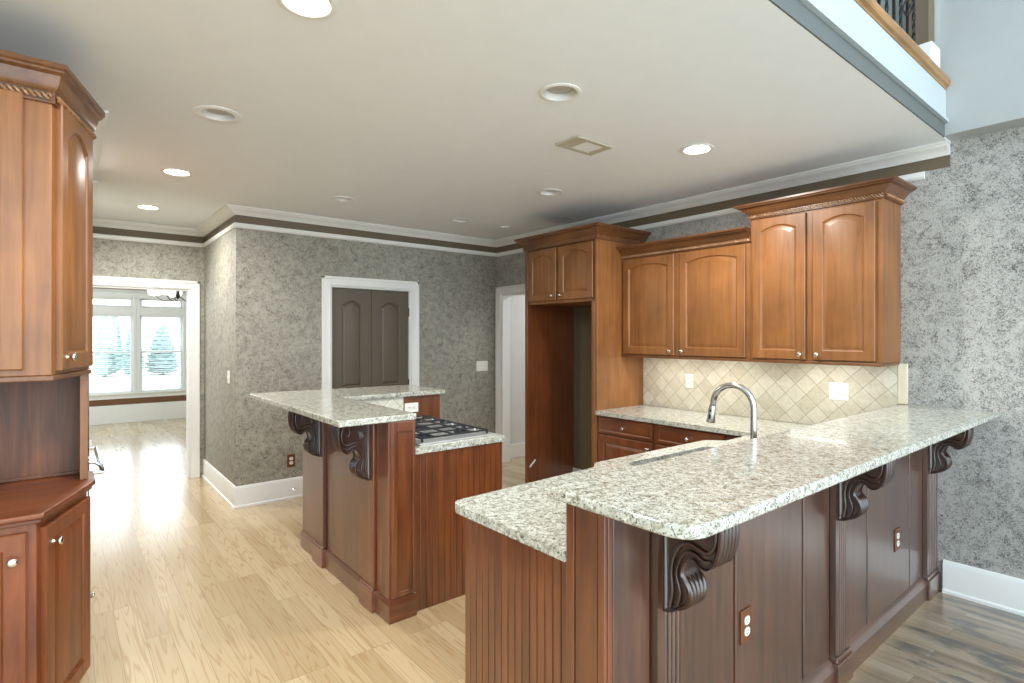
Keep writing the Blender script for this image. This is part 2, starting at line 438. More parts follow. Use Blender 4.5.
# back wall with closet opening
DX0, DX1, DZ = 2.01, 2.886, 2.0
wb = MB().box(XL, DX0, YB, YB + 0.12, 0, H).box(DX1, XR, YB, YB + 0.12, 0, H).box(DX0, DX1, YB, YB + 0.12, DZ, H)
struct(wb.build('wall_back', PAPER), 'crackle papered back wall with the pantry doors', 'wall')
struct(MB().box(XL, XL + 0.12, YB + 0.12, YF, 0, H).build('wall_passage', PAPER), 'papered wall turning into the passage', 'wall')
struct(MB().box(DX0 - 0.3, DX1 + 0.3, 6.2, 6.25, 0, H).build('wall_pantry', HALLP), 'pantry wall behind the closed doors', 'wall')
wf = MB().box(1.035, XL + 0.12, YF, YF + 0.12, 0, H).box(-4.2, -0.5, YF, YF + 0.12, 0, H).box(-0.5, 1.035, YF, YF + 0.12, 2.0, H)
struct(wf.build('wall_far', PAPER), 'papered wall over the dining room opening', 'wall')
wl = MB().box(-0.9, 0.08, 3.40, 4.67, 2.42, H).box(-4.1, -0.845, 3.134, 3.2, 0, H)
struct(wl.build('wall_left', CEIL), 'soffit and wall above the oven cabinets', 'wall')
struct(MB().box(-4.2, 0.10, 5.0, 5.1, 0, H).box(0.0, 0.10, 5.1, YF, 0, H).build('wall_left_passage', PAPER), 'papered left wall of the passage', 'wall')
struct(MB().box(-4.2, -4.1, -3.0, 5.0, 0, 5.4).build('wall_great_room', GREYP), 'left wall of the two storey room', 'wall')
# hall beyond the right doorway
struct(MB().box(XR + 0.12, 6.2, 5.32, 5.42, 0, H).build('wall_hall', HALLP), 'pale wall seen through the doorway by the fridge alcove', 'wall')
struct(MB().box(6.1, 6.2, 3.2, 5.32, 0, H).box(XR + 0.12, 6.1, 3.2, 3.3, 0, H).build('wall_hall_end', HALLP), 'end walls of the hall', 'wall')
struct(MB().box(XR + 0.12, 6.2, 3.2, 5.42, H, H + 0.06).build('ceiling_hall', CEIL), 'hall ceiling', 'ceiling')
struct(MB().box(XR + 0.125, 6.1, 5.303, 5.32, 0, 0.17).build('baseboard_hall', WHITE, bevel=0.004), 'white baseboard in the hall', 'baseboard')

# crown, dark band and rail
crown = [(0, H - 0.002), (0.092, H - 0.002), (0.092, H - 0.012), (0.080, H - 0.018), (0.074, H - 0.026), (0.050, H - 0.038), (0.034, H - 0.046), (0.024, H - 0.058), (0.014, H - 0.062), (0.012, ZB1), (0, ZB1)]
railp = [(0, ZR0), (0.012, ZR0 + 0.003), (0.02, ZR0 + 0.014), (0.02, ZB0 - 0.012), (0.013, ZB0 - 0.002), (0, ZB0)]
bandp = [(0, ZB0), (0.004, ZB0), (0.004, ZB1), (0, ZB1)]
e = 0.0005
kp = [(XR - e, 0.907), (XR - e, YB - e), (XL - e, YB - e), (XL - e, YF - e), (0.10 + e, YF - e), (0.10 + e, 5.0)]
for nm, pr, mt, lb in (('trim_1', crown, WHITE, 'white crown moulding at the kitchen ceiling'), ('trim_3', bandp, TAUPE, 'dark taupe painted band below the crown moulding')):
    struct(MB().sweep(pr, kp, -1).build(nm, mt, smooth=True, angle=25), lb, 'moulding')
kp2 = [(XR - e, 1.03)] + kp[1:]
struct(MB().sweep(railp, kp2, -1).build('trim_2', WHITE, smooth=True, angle=25), 'white rail moulding below the taupe band', 'moulding')
struct(MB().sweep(crown, [(0.08 + e, 4.67), (0.08 + e, 3.42)], -1).build('trim_4', WHITE, smooth=True, angle=25), 'white crown moulding behind the hutch at upper left', 'moulding')

# baseboards
bbp = [(0, 0), (0.026, 0), (0.026, 0.016), (0.016, 0.024), (0.016, 0.165), (0.012, 0.178), (0.007, 0.186), (0, 0.19)]
def base(name, path, side, label): return struct(MB().sweep(bbp, path, side).build(name, WHITE, smooth=True, angle=25), label, 'baseboard')
base('baseboard_back', [(1.915, YB - e), (XL - e, YB - e), (XL - e, YF - 0.02)], -1, 'white baseboard turning the corner into the passage')
base('baseboard_back_right', [(XR - e, YB - e), (2.995, YB - e)], -1, 'white baseboard right of the pantry doors')
base('baseboard_right', [(XR - e, -4.5), (XR - e, 0.94)], -1, 'white baseboard on the papered wall near the bar')
base('baseboard_passage', [(0.10 + e, YF - 0.02), (0.10 + e, 5.0)], -1, 'white baseboard on the left of the passage')

# casings
def casing(root, F, a0, a1, top, w=0.088, jamb=0.12, left=True, right=True):
    """F: frame on the wall face, opening from a0 to a1."""
    def leg(a_in, sgn):
        m = MB()
        m.fbox(F, min(a_in, a_in + sgn * w), max(a_in, a_in + sgn * w), 0, top + w, 0.0005, 0.016)
        m.fbox(F, min(a_in + sgn * (w - 0.024), a_in + sgn * w), max(a_in + sgn * (w - 0.024), a_in + sgn * w), 0, top + w, 0.016, 0.026)
        m.fbox(F, min(a_in + sgn * 0.006, a_in + sgn * 0.02), max(a_in + sgn * 0.006, a_in + sgn * 0.02), 0, top + 0.012, 0.016, 0.020)
        m.build('casing_leg', WHITE, root, bevel=0.003)
    if left: leg(a0, -1)
    if right: leg(a1, 1)
    m = MB(); m.fbox(F, a0, a1, top, top + w, 0.0005, 0.016); m.fbox(F, a0 - w, a1 + w, top + w - 0.024, top + w + 0.0005, 0.0005, 0.026); m.fbox(F, a0, a1, top + 0.006, top + 0.02, 0.016, 0.020)
    m.build('casing_head', WHITE, root, bevel=0.003)
    m = MB(); m.fbox(F, a0, a0 + 0.016, 0, top, -jamb, 0); m.fbox(F, a1 - 0.016, a1, 0, top, -jamb, 0); m.fbox(F, a0 + 0.016, a1 - 0.016, top - 0.016, top, -jamb, 0)
    m.build('jamb', WHITE, root, bevel=0.002)

# raised panel slab generator (doors of cabinets and the closet)
def arch_loop(a0, a1, t0, t1, rise, style, n=18):
    pts = [(a0, t0), (a1, t0)]
    for k in range(n + 1):
        u = k / n; a = a1 + (a0 - a1) * u
        c = 2 * u - 1
        if style == 'eyebrow': h = rise * (1 - c * c)
        elif style == 'ogee': h = rise * (0.5 + 0.5 * math.cos(PI * min(1, abs(c) / 0.92))) ** 0.85
        else: h = 0
        pts.append((a, t1 - rise + h if style else t1))
    return pts
def panel_slab(m, F, a0, a1, t0, t1, n0, th, opens, style='eyebrow', rise=0.04, field=0.034, sink=0.008):
    """door slab with raised field(s); opens: list of (a0,a1,t0,t1,style,rise)."""
    if len(opens) == 1:
        oa0, oa1, ot0, ot1, sty, ri = opens[0]
        def inner(i, n): return [F(a, t, n) for a, t in arch_loop(oa0 + i, oa1 - i, ot0 + i, ot1 - i, ri, sty)]
        lp = arch_loop(oa0, oa1, ot0, ot1, ri, sty)
        def outer(i, n):
            r = [F(a0 + i, t0 + i, n), F(a1 - i, t0 + i, n)]
            k = len(lp) - 2
            for q in range(k): r.append(F(a1 - i + (a0 - a1 + 2 * i) * q / (k - 1), t1 - i, n))
            return r
        m.loops([outer(0, n0), outer(0, n0 + th - 0.004), outer(0.004, n0 + th), inner(0, n0 + th), inner(0.004, n0 + th - 0.003), inner(0.007, n0 + th - sink), inner(0.013, n0 + th - sink - 0.001), inner(field, n0 + th - 0.002), inner(field + 0.003, n0 + th - 0.0015)])
    return m
def knob(F, a, t, n, parent, mat=None):
    m = MB().lathe([(0.0085, 0), (0.0085, 0.002), (0.005, 0.006), (0.005, 0.013), (0.012, 0.018), (0.0155, 0.023), (0.0145, 0.028), (0.008, 0.031)], F(a, t, n), F.n, 16)
    return m.build('knob', mat or NICKEL, parent, smooth=True, angle=60)
def cab_door(root, F, a0, a1, t0, t1, n0=0.0, mat=None, style='eyebrow', rise=0.035, stile=0.058, kn=None, name='door', th=0.02):
    m = MB(); st = min(stile, (a1 - a0) * 0.3)
    panel_slab(m, F, a0, a1, t0, t1, n0, th, [(a0 + st, a1 - st, t0 + stile, t1 - stile + 0.008, style, rise if style else 0)])
    d = m.build(name, mat or HONEY, root, smooth=True, angle=20)
    if kn: knob(F, kn[0], kn[1], n0 + th, d)
    return d
def rope(m, p0, p1, r=0.0045, pitch=0.022, amp=0.005):
    p0 = Vector(p0); p1 = Vector(p1); L = (p1 - p0).length; d = (p1 - p0) / L
    a = d.cross(Vector((0, 0, 1))).normalized(); b = d.cross(a)
    N = max(8, int(L / pitch * 6))
    for ph in (0, PI):
        pts = [p0 + d * (L * i / N) + (a * math.cos(ph + 2 * PI * L * i / N / pitch) + b * math.sin(ph + 2 * PI * L * i / N / pitch)) * amp for i in range(N + 1)]
        m.tube(pts, r, 5)
def cab_crown(root, path, z0, z1, proj, side, mat, rope_on=True):
    h = z1 - z0
    pr = [(0, z0), (0.012, z0), (0.012, z0 + 0.30 * h), (0.018, z0 + 0.34 * h), (0.024, z0 + 0.42 * h), (0.30 * proj + 0.012, z0 + 0.55 * h), (0.6 * proj, z0 + 0.72 * h), (0.85 * proj, z0 + 0.78 * h), (0.86 * proj, z0 + 0.84 * h), (proj, z0 + 0.88 * h), (proj, z1), (0, z1)]
    o = MB().sweep(pr, path, side).build('crown_moulding', mat, root, smooth=True, angle=25)
    if rope_on:
        m = MB(); gr = MB()
        for i in range(len(path) - 1):
            p = Vector(path[i]); q = Vector(path[i + 1]); d = (q - p).normalized(); n = Vector((d.y, -d.x)) * side
            off = 0.0135
            p3 = p + n * off; q3 = q + n * off
            gr.add([(p3.x, p3.y, z0 + 0.06 * h), (q3.x, q3.y, z0 + 0.06 * h), (q3.x, q3.y, z0 + 0.28 * h), (p3.x, p3.y, z0 + 0.28 * h)], [(0, 1, 2, 3)])
            rope(m, (p3.x, p3.y, z0 + 0.17 * h), (q3.x, q3.y, z0 + 0.17 * h), 0.0050, 0.036, 0.0078)
        gr.build('rope_groove', CARVED, o)
        m.build('rope_trim', ROPE, o, smooth=True, angle=60)
    return o

# door_1: pantry double doors in the back wall
FB = Fr((0, YB, 0), (1, 0, 0), (0, -1, 0))
d1 = sroot('door_1', (2.448, YB, 0), 'pair of dark taupe arched panel doors in a white casing', 'door')
casing(d1, FB, DX0, DX1, DZ)
mid = 2.448
for a0, a1, hinge in ((DX0 + 0.018, mid - 0.0015, DX0 + 0.012), (mid + 0.0015, DX1 - 0.018, DX1 - 0.012)):
    m = MB()
    for (q0, q1, sty) in ((0.06, 0.86, None), (0.94, DZ - 0.02, 'ogee')):
        w = a1 - a0
        panel_slab(m, FB, a0, a1, q0 - 0.05, q1 - (0 if sty else 0.0), -0.06, 0.035, [(a0 + 0.105, a1 - 0.105, q0 + 0.06, q1 - 0.115 if sty else q1 - 0.06, sty, 0.045 if sty else 0)], field=0.03, sink=0.012)
    m.fbox(FB, a0, a1, 0.86, 0.89, -0.06, -0.0255)
    leaf = m.build('door_leaf', DOORP, d1, smooth=True, angle=20)
    for z in (0.2, 1.0, 1.76):
        MB().fbox(FB, hinge - 0.008, hinge + 0.008, z - 0.045, z + 0.045, -0.03, -0.006).build('hinge', BRASS, leaf, bevel=0.003)
# door_2: cased opening in the right wall, beside the back corner
FR_ = Fr((XR, 0, 0), (0, -1, 0), (-1, 0, 0))
d2 = sroot('door_2', (XR, 4.72, 0), 'white cased doorway beside the fridge alcove', 'doorway')
casing(d2, FR_, -5.19, -4.25, 2.0)
# door_3: cased opening to the dining room
FF = Fr((0, YF, 0), (1, 0, 0), (0, -1, 0))
d3 = sroot('door_3', (0.27, YF, 0), 'wide white cased opening to the dining room', 'doorway')
casing(d3, FF, -0.5, 1.035, 2.0, left=False)

# landing edge above the camera side of the kitchen ceiling
XE = XU - 0.001
struct(MB().box(-4.2, XE, 0.899, 0.905, H, 2.7155).build('trim_5', SOFFIT), 'slate grey band along the edge of the lowered ceiling', 'trim')
fas = [(0, 2.716), (0.026, 2.716), (0.026, 2.728), (0.018, 2.742), (0.012, 2.75), (0.012, 2.90), (0, 2.90)]
struct(MB().sweep(fas, [(-4.2, 0.905), (XE, 0.905)], 1).build('trim_6', FASCIA, smooth=True, angle=25), 'white fascia board under the landing edge', 'trim')
nos = [(-0.18, 2.9005), (0.016, 2.9005), (0.016, 2.915), (0.028, 2.922), (0.034, 2.945), (0.028, 2.965), (0.014, 2.972), (-0.18, 2.972)]
struct(MB().sweep(nos, [(-4.2, 0.905), (XE, 0.905)], 1).build('trim_7', OAK, smooth=True, angle=30), 'oak nosing along the landing edge', 'trim')
bal = thing('balustrade', 'black twisted iron balustrade on the oak nosing of the upstairs landing', 'railing', (3.0, 0.96, 2.973))
yb_ = 0.975
xs = [3.62 - 0.105 * i for i in range(20)]
for i, x in enumerate(xs):
    m = MB()
    L = []
    N = 40 if i % 2 == 0 else 2
    for k in range(N + 1):
        z = 2.973 + 0.86 * k / N
        tw = 0
        if i % 2 == 0: tw = 2 * PI * 3.2 * min(1, max(0, (k / N - 0.1) / 0.8))
        L.append([(x + 0.0085 * math.cos(tw + PI / 4 + q * PI / 2), yb_ + 0.0085 * math.sin(tw + PI / 4 + q * PI / 2), z) for q in range(4)])
    m.loops(L)
    m.lathe([(0.014, 0), (0.016, 0.004), (0.016, 0.016), (0.011, 0.022)], (x, yb_, 2.9732), seg=12)
    if i % 3 == 1:
        for q in range(4):
            pts = [(x + 0.028 * math.sin(PI * k / 10) * math.cos(q * PI / 2 + k * 0.3), yb_ + 0.028 * math.sin(PI * k / 10) * math.sin(q * PI / 2 + k * 0.3), 3.22 + 0.014 * k) for k in range(11)]
            m.tube(pts, 0.004, 5)
    m.build('baluster', IRON, bal)
MB().box(1.5, 3.86, yb_ - 0.03, yb_ + 0.03, 3.833, 3.88).build('handrail', OAK, bal, bevel=0.01)
nw = MB().box(3.70, 3.80, yb_ - 0.05, yb_ + 0.05, 3.12, 3.95).build('newel_post', TAUPE, bal, bevel=0.004)
MB().box(3.675, 3.83, yb_ - 0.07, yb_ + 0.075, 2.973, 3.12).build('newel_base', WHITE, bal, bevel=0.006)
MB().box(3.835, 3.88, yb_ - 0.03, yb_ + 0.07, 3.14, 3.95).build('half_newel', WHITE, bal, bevel=0.004)

# ------------------------------------------------------------------ dining room beyond and outdoors
def win_x(i): return (-0.484 + 0.76 * i, 0.173 + 0.76 * i)
holes_w = []
m = MB()
xs0 = [-2.6] + [v for i in range(4) for v in win_x(i)] + [3.2]
for i in range(0, len(xs0), 2): m.box(xs0[i], xs0[i + 1], YW, YW + 0.14, 0, 2.9)
for i in range(4):
    a, b = win_x(i); m.box(a, b, YW, YW + 0.14, 0, 0.51); m.box(a, b, YW, YW + 0.14, 1.87, 2.005); m.box(a, b, YW, YW + 0.14, 2.165, 2.9)
struct(m.build('wall_window', HALLP), 'pale window wall of the dining room', 'wall')
struct(MB().box(-2.7, -2.6, YF, YW, 0, 2.9).box(3.2, 3.3, YF, YW, 0, 2.9).box(XL + 0.12, 3.2, YF, YF + 0.12, 0, 2.9).build('wall_dining', HALLP), 'side walls of the dining room', 'wall')
struct(MB().box(-2.7, 3.3, YF + 0.12, YW + 0.14, 2.9, 3.0).build('ceiling_dining', CEIL), 'dining room ceiling', 'ceiling')
struct(MB().box(-2.6, 3.2, YW - 0.006, YW - 0.0005, 0.318, 0.42).build('trim_8', BROWNP), 'brown painted strip of wall under the dining windows', 'wall')
struct(MB().box(-2.6, 3.2, YW - 0.006, YW - 0.0005, 2.31, 2.88).build('trim_9', BROWNP), 'brown painted band above the dining windows', 'wall')
struct(MB().box(-2.6, 3.2, YW - 0.03, YW - 0.0005, 0, 0.31).build('baseboard_window', WHITE, bevel=0.006), 'tall white baseboard under the dining windows', 'baseboard')
struct(MB().box(-2.6, 3.2, YW - 0.022, YW - 0.0005, 0.42, 0.492).box(-2.6, 3.2, YW - 0.06, YW - 0.0005, 0.4925, 0.522).build('trim_10', WHITE, bevel=0.006), 'white window stool and apron', 'trim')
for i in range(4):
    a, b = win_x(i)
    w = sroot('window_%d' % (i + 1), ((a + b) / 2, YW, 0.51), ('tall white double hung window with a transom, ' + ('hidden leftmost', 'left of the wide mullion', 'right of the wide mullion', 'rightmost sliver by the casing')[i]), 'window')
    m = MB()
    m.box(a - 0.05, a, YW - 0.012, YW - 0.0005, 0.523, 2.1625).box(b, b + 0.05, YW - 0.012, YW - 0.0005, 0.523, 2.1625)
    m.box(a, b, YW - 0.012, YW - 0.0005, 1.868, 2.007).box(a - 0.05, b + 0.05, YW - 0.012, YW - 0.0005, 2.163, 2.163 + 0.09)
    m.build('window_frame', WHITE, w, bevel=0.003)
    m = MB()
    for z0, z1, y in ((0.51, 1.235, YW + 0.055), (1.20, 1.87, YW + 0.085), (2.005, 2.165, YW + 0.07)):
        m.box(a, a + 0.035, y, y + 0.03, z0, z1).box(b - 0.035, b, y, y + 0.03, z0, z1).box(a + 0.035, b - 0.035, y, y + 0.03, z0, z0 + 0.035).box(a + 0.035, b - 0.035, y, y + 0.03, z1 - 0.03, z1)
    sash = m.build('sash', WHITE, w, bevel=0.002)
    MB().box(a + 0.03, b - 0.03, YW + 0.066, YW + 0.070, 0.54, 1.21).box(a + 0.03, b - 0.03, YW + 0.096, YW + 0.100, 1.235, 1.845).box(a + 0.03, b - 0.03, YW + 0.08, YW + 0.084, 2.04, 2.14).build('pane', PANE, sash)
    if i not in (1, 2): continue
    bl = thing('window_blind', 'white slatted blind let down over the dining window %s of the wide mullion' % ('', 'left', 'right', '')[i], 'blind', ((a + b) / 2, YW + 0.03, 0.53))
    m = MB()
    zz = 0.56
    while zz < 1.83:
        m.add([(a + 0.008, YW + 0.012, zz - 0.0032), (b - 0.008, YW + 0.012, zz - 0.0032), (b - 0.008, YW + 0.04, zz + 0.0032), (a + 0.008, YW + 0.04, zz + 0.0032)], [(0, 1, 2, 3)])
        zz += 0.034
    m.build('slats', BLIND, bl)
    MB().box(a + 0.006, b - 0.006, YW + 0.008, YW + 0.044, 1.835, 1.868).build('head_rail', BLIND, bl, bevel=0.003)
    MB().box(a + 0.008, b - 0.008, YW + 0.012, YW + 0.04, 0.522, 0.540).build('bottom_rail', BLIND, bl, bevel=0.003)

ch = thing('chandelier', 'chandelier with white glass shades and dark scrolled arms in the dining room', 'chandelier', (1.24, 9.0, 2.9))
hub = MB().lathe([(0.06, 2.895), (0.055, 2.87), (0.012, 2.86), (0.012, 2.30), (0.035, 2.27), (0.045, 2.2), (0.02, 2.12), (0.03, 2.06), (0.012, 2.03)], (1.24, 9.0, 0), seg=16).build('stem', IRON, ch, smooth=True)
for k in range(5):
    an = 0.3 + 2 * PI * k / 5; dx, dy = math.cos(an), math.sin(an)
    pts = [(1.24 + dx * (0.03 + 0.25 * u), 9 + dy * (0.03 + 0.25 * u), 2.06 - 0.07 * math.sin(PI * u) + 0.01 * u) for u in [i / 10 for i in range(11)]]
    MB().tube(pts, 0.005, 6).build('arm', IRON, ch, smooth=True)
    MB().lathe([(0.02, 2.062), (0.06, 2.072), (0.085, 2.107), (0.09, 2.15), (0.08, 2.19), (0.07, 2.15), (0.05, 2.10)], (1.24 + dx * 0.28, 9 + dy * 0.28, 0), seg=14).build('shade', SHADE, ch, smooth=True)

o = MB().box(-40, 60, YW + 0.3, 90, -1.3, -1.0).build('lawn', LAWN); tag(o, 'pale winter lawn outside the dining windows', 'lawn'); o['kind'] = 'structure'
def conifer(x, y, h, r, label, pw=0.8, group=None):
    t = thing('conifer', label, 'tree', (x, y, -1.0))
    MB().lathe([(0.12, -1.0), (0.10, -0.3)], (x, y, 0), seg=8).build('trunk', BARK, t)
    L = []
    for i in range(26):
        u = i / 25; row = []
        for k in range(18):
            rr = r * max(0.015, (1 - u) ** pw) * (1 + 0.22 * math.sin(k * 2.1 + i * 1.7) * random.uniform(0.3, 1)) * (0.85 + 0.3 * (i % 2)) * (0.6 + 0.4 * min(1, u * 8))
            row.append((x + rr * math.cos(2 * PI * k / 18), y + rr * math.sin(2 * PI * k / 18), -0.85 + h * u + random.uniform(-0.05, 0.05)))
        L.append(row)
    MB().loops(L).build('foliage', LEAF, t)
conifer(1.90, 42, 3.75, 0.62, 'tall narrow conifer nearer the left edge of the left dining window', 0.5)
conifer(2.62, 46, 3.9, 0.60, 'tall pointed conifer beside the centre of the left dining window', 0.5)
conifer(3.28, 41, 2.9, 0.55, 'low rounded shrub tree behind the window mullion', 0.36)
conifer(4.92, 42, 3.1, 0.95, 'broad conical conifer in the middle of the right dining window', 0.6)

# ------------------------------------------------------------------ ceiling fittings
def can_light(x, y, lit, label, bulb=True, big=1.0):
    t = thing('recessed_light', label, 'ceiling light', (x, y, H), 'recessed ceiling lights')
    ro, ri = 0.098 * big, 0.074
    MB().lathe([(ri, H + 0.0), (ri + 0.004, H - 0.006), (ro - 0.01, H - 0.008), (ro, H - 0.004), (ro, H - 0.0005), (ri, H - 0.0005)], (x, y, 0), seg=32, caps=False).build('trim_ring', WHITE, t, smooth=True)
    can = MB().lathe([(0.0745, H - 0.003), (0.066, H + 0.045), (0.06, H + 0.10), (0.0, H + 0.10), (0.0, H + 0.104), (0.064, H + 0.104), (0.0765, H + 0.0)], (x, y, 0), seg=32, caps=False).build('baffle', WHITE, t, smooth=True)
    if lit:
        MB().lathe([(0.066, 0.0), (0.05, -0.006), (0.02, -0.008), (0.0, -0.008)], (x, y, H + 0.006), seg=28).build('lens', LAMP_ON, t, smooth=True)
        area_light('lamp_glow', (x, y, H - 0.014), (0, 0, 0), 0.13, 0.13, 26, (1.0, 0.97, 0.93), PI * 0.92, 'DISK').parent = None
    elif bulb:
        MB().lathe([(0.028, 0.09), (0.03, 0.06), (0.05, 0.03), (0.054, 0.02), (0.045, 0.014), (0.0, 0.012)], (x, y, H), seg=24).build('bulb', LENS_OFF, t, smooth=True)
    return t
can_light(*LIT[0], True, 'lit recessed ceiling light cut by the top edge of the photo')
can_light(*LIT[1], True, 'lit recessed ceiling light above the passage, nearer of the two at left')
can_light(*LIT[2], True, 'lit recessed ceiling light farthest back, above the dining room opening')
can_light(*LIT[3], True, 'lit recessed ceiling light in front of the tall wall cabinet')
can_light(*OFF[0], False, 'unlit recessed ceiling light at left, its wide ring nearest the hutch', big=1.12)
can_light(*OFF[1], False, 'unlit recessed ceiling light with a grey bulb, nearest the air vent')
can_light(*OFF[2], False, 'unlit recessed ceiling light in front of the fridge cabinet crown')
can_light(*OFF[3], False, 'unlit recessed ceiling light above the pantry doors')
can_light(*OFF[4], False, 'small unlit recessed ceiling light between pantry doors and fridge cabinet, farthest right at back')
sd = tag(MB().lathe([(0.05, H - 0.0005), (0.05, H - 0.008), (0.04, H - 0.016), (0.0, H - 0.018)], (3.555, 4.512, 0), seg=24).build('ceiling_sensor', CEIL, smooth=True), 'tiny round white sensor on the ceiling near the back right corner', 'sensor')
vt = thing('ceiling_vent', 'beige rectangular air vent with dark louvres in the ceiling', 'vent', (2.39, 2.275, H))
vx0, vx1, vy0, vy1 = 2.24, 2.54, 2.183, 2.368
m = MB(); zt, zl = H - 0.0005, H - 0.012
m.box(vx0, vx1, vy0, vy0 + 0.03, zl, zt).box(vx0, vx1, vy1 - 0.03, vy1, zl, zt).box(vx0, vx0 + 0.03, vy0 + 0.03, vy1 - 0.03, zl, zt).box(vx1 - 0.03, vx1, vy0 + 0.03, vy1 - 0.03, zl, zt)
m.build('frame', BEIGE, vt, bevel=0.003)
MB().box(vx0 + 0.03, vx1 - 0.03, vy0 + 0.03, vy1 - 0.03, H - 0.003, H - 0.0008).build('backing', DARK, vt)
for k in range(10):
    x = vx0 + 0.042 + k * 0.024
    MB().add([(x - 0.011, vy0 + 0.03, H - 0.0045), (x - 0.011, vy1 - 0.03, H - 0.0045), (x + 0.009, vy1 - 0.03, H - 0.0115), (x + 0.009, vy0 + 0.03, H - 0.0115), (x - 0.011, vy0 + 0.03, H - 0.0035), (x - 0.011, vy1 - 0.03, H - 0.0035), (x + 0.009, vy1 - 0.03, H - 0.0105), (x + 0.009, vy0 + 0.03, H - 0.0105)],
             [(0, 1, 2, 3), (4, 7, 6, 5), (0, 4, 5, 1), (2, 6, 7, 3), (1, 5, 6, 2), (0, 3, 7, 4)]).build('louvre', BEIGE if k < 3 or k > 8 else WHITE, vt)

# ------------------------------------------------------------------ plates on walls
def receptacle(F, a, t, n, parent, mat=PLASTIC):
    m = MB()
    m.fprism(F, [(a + 0.0165 * math.copysign(abs(math.cos(q)) ** 0.6, math.cos(q)), t + 0.0145 * math.copysign(abs(math.sin(q)) ** 0.8, math.sin(q))) for q in [2 * PI * k / 20 for k in range(20)]], n, n + 0.003)
    r = m.build('receptacle', mat, parent)
    m = MB()
    for da in (-0.0065, 0.0065): m.fbox(F, a + da - 0.0012, a + da + 0.0012, t - 0.001, t + 0.008, n + 0.003, n + 0.0036)
    m.fbox(F, a - 0.002, a + 0.002, t - 0.010, t - 0.006, n + 0.003, n + 0.0036)
    m.build('slot', DARK, r)
def wall_plate(name, F, a, t, kinds, label, cat, plate=PLASTIC, face=PLASTIC, parent=None, flat=False):
    """kinds: string of o (outlet) and r (rocker) and t (toggle) gangs."""
    w = 0.072 + 0.046 * (len(kinds) - 1); h = 0.117
    if flat: w, h = h, w
    root = thing(name, label, cat, tuple(F(a, t, 0))) if parent is None else parent
    m = MB().fbox(F, a - w / 2, a + w / 2, t - h / 2, t + h / 2, 0.0005, 0.006)
    pl = m.build('cover_plate', plate, root, bevel=0.003)
    for i, k in enumerate(kinds):
        c = a + (i - (len(kinds) - 1) / 2) * 0.046
        if k == 'o':
            for dt in (0.0195, -0.0195): receptacle(F, c + (dt if flat else 0), t + (0 if flat else dt), 0.006, pl, face)
        elif k == 'r':
            MB().fbox(F, c - 0.0165, c + 0.0165, t - 0.033, t + 0.033, 0.006, 0.0105).build('rocker', face, pl, bevel=0.003)
        else:
            MB().fbox(F, c - 0.005, c + 0.005, t - 0.012, t + 0.012, 0.006, 0.016).build('toggle', face, pl, bevel=0.002)
    return root
wall_plate('wall_outlet', FB, 1.637, 0.350, 'o', 'brown outlet plate with white sockets low on the papered back wall', 'outlet', BROWNPL)
wall_plate('light_switch', FB, 3.823, 1.153, 'rrr', 'triple white rocker switch on the back wall beside the cased doorway', 'switch')
FL = Fr((XL, 0, 0), (0, -1, 0), (-1, 0, 0))
wall_plate('light_switch', FL, -5.552, 1.133, 't', 'single white toggle switch on the pale passage wall', 'switch')
FSp = Fr((4.018, 0, 0), (0, -1, 0), (-1, 0, 0))
wall_plate('wall_outlet', FSp, -2.633, 1.136, 'o', 'white outlet on the tiled backsplash left of the tap', 'outlet')
wall_plate('switch_outlet', FSp, -1.50, 1.138, 'ro', 'double white plate with rocker and outlet on the backsplash right of the tap', 'outlet')
ds = thing('door_stop', 'small spring door stop screwed to the white back baseboard', 'door stop', (1.649, YB - 0.016, 0.09))
pts = [(1.649 + 0.007 * math.cos(k * 0.9), YB - 0.018 - 0.0011 * k, 0.09 + 0.007 * math.sin(k * 0.9)) for k in range(66)]
MB().tube(pts, 0.0018, 5).build('spring', NICKEL, ds, smooth=True)
MB().lathe([(0.009, 0), (0.009, 0.012), (0.004, 0.014)], (1.649, YB - 0.088, 0.09), (0, -1, 0), 12).build('tip', PLASTIC, ds, smooth=True)

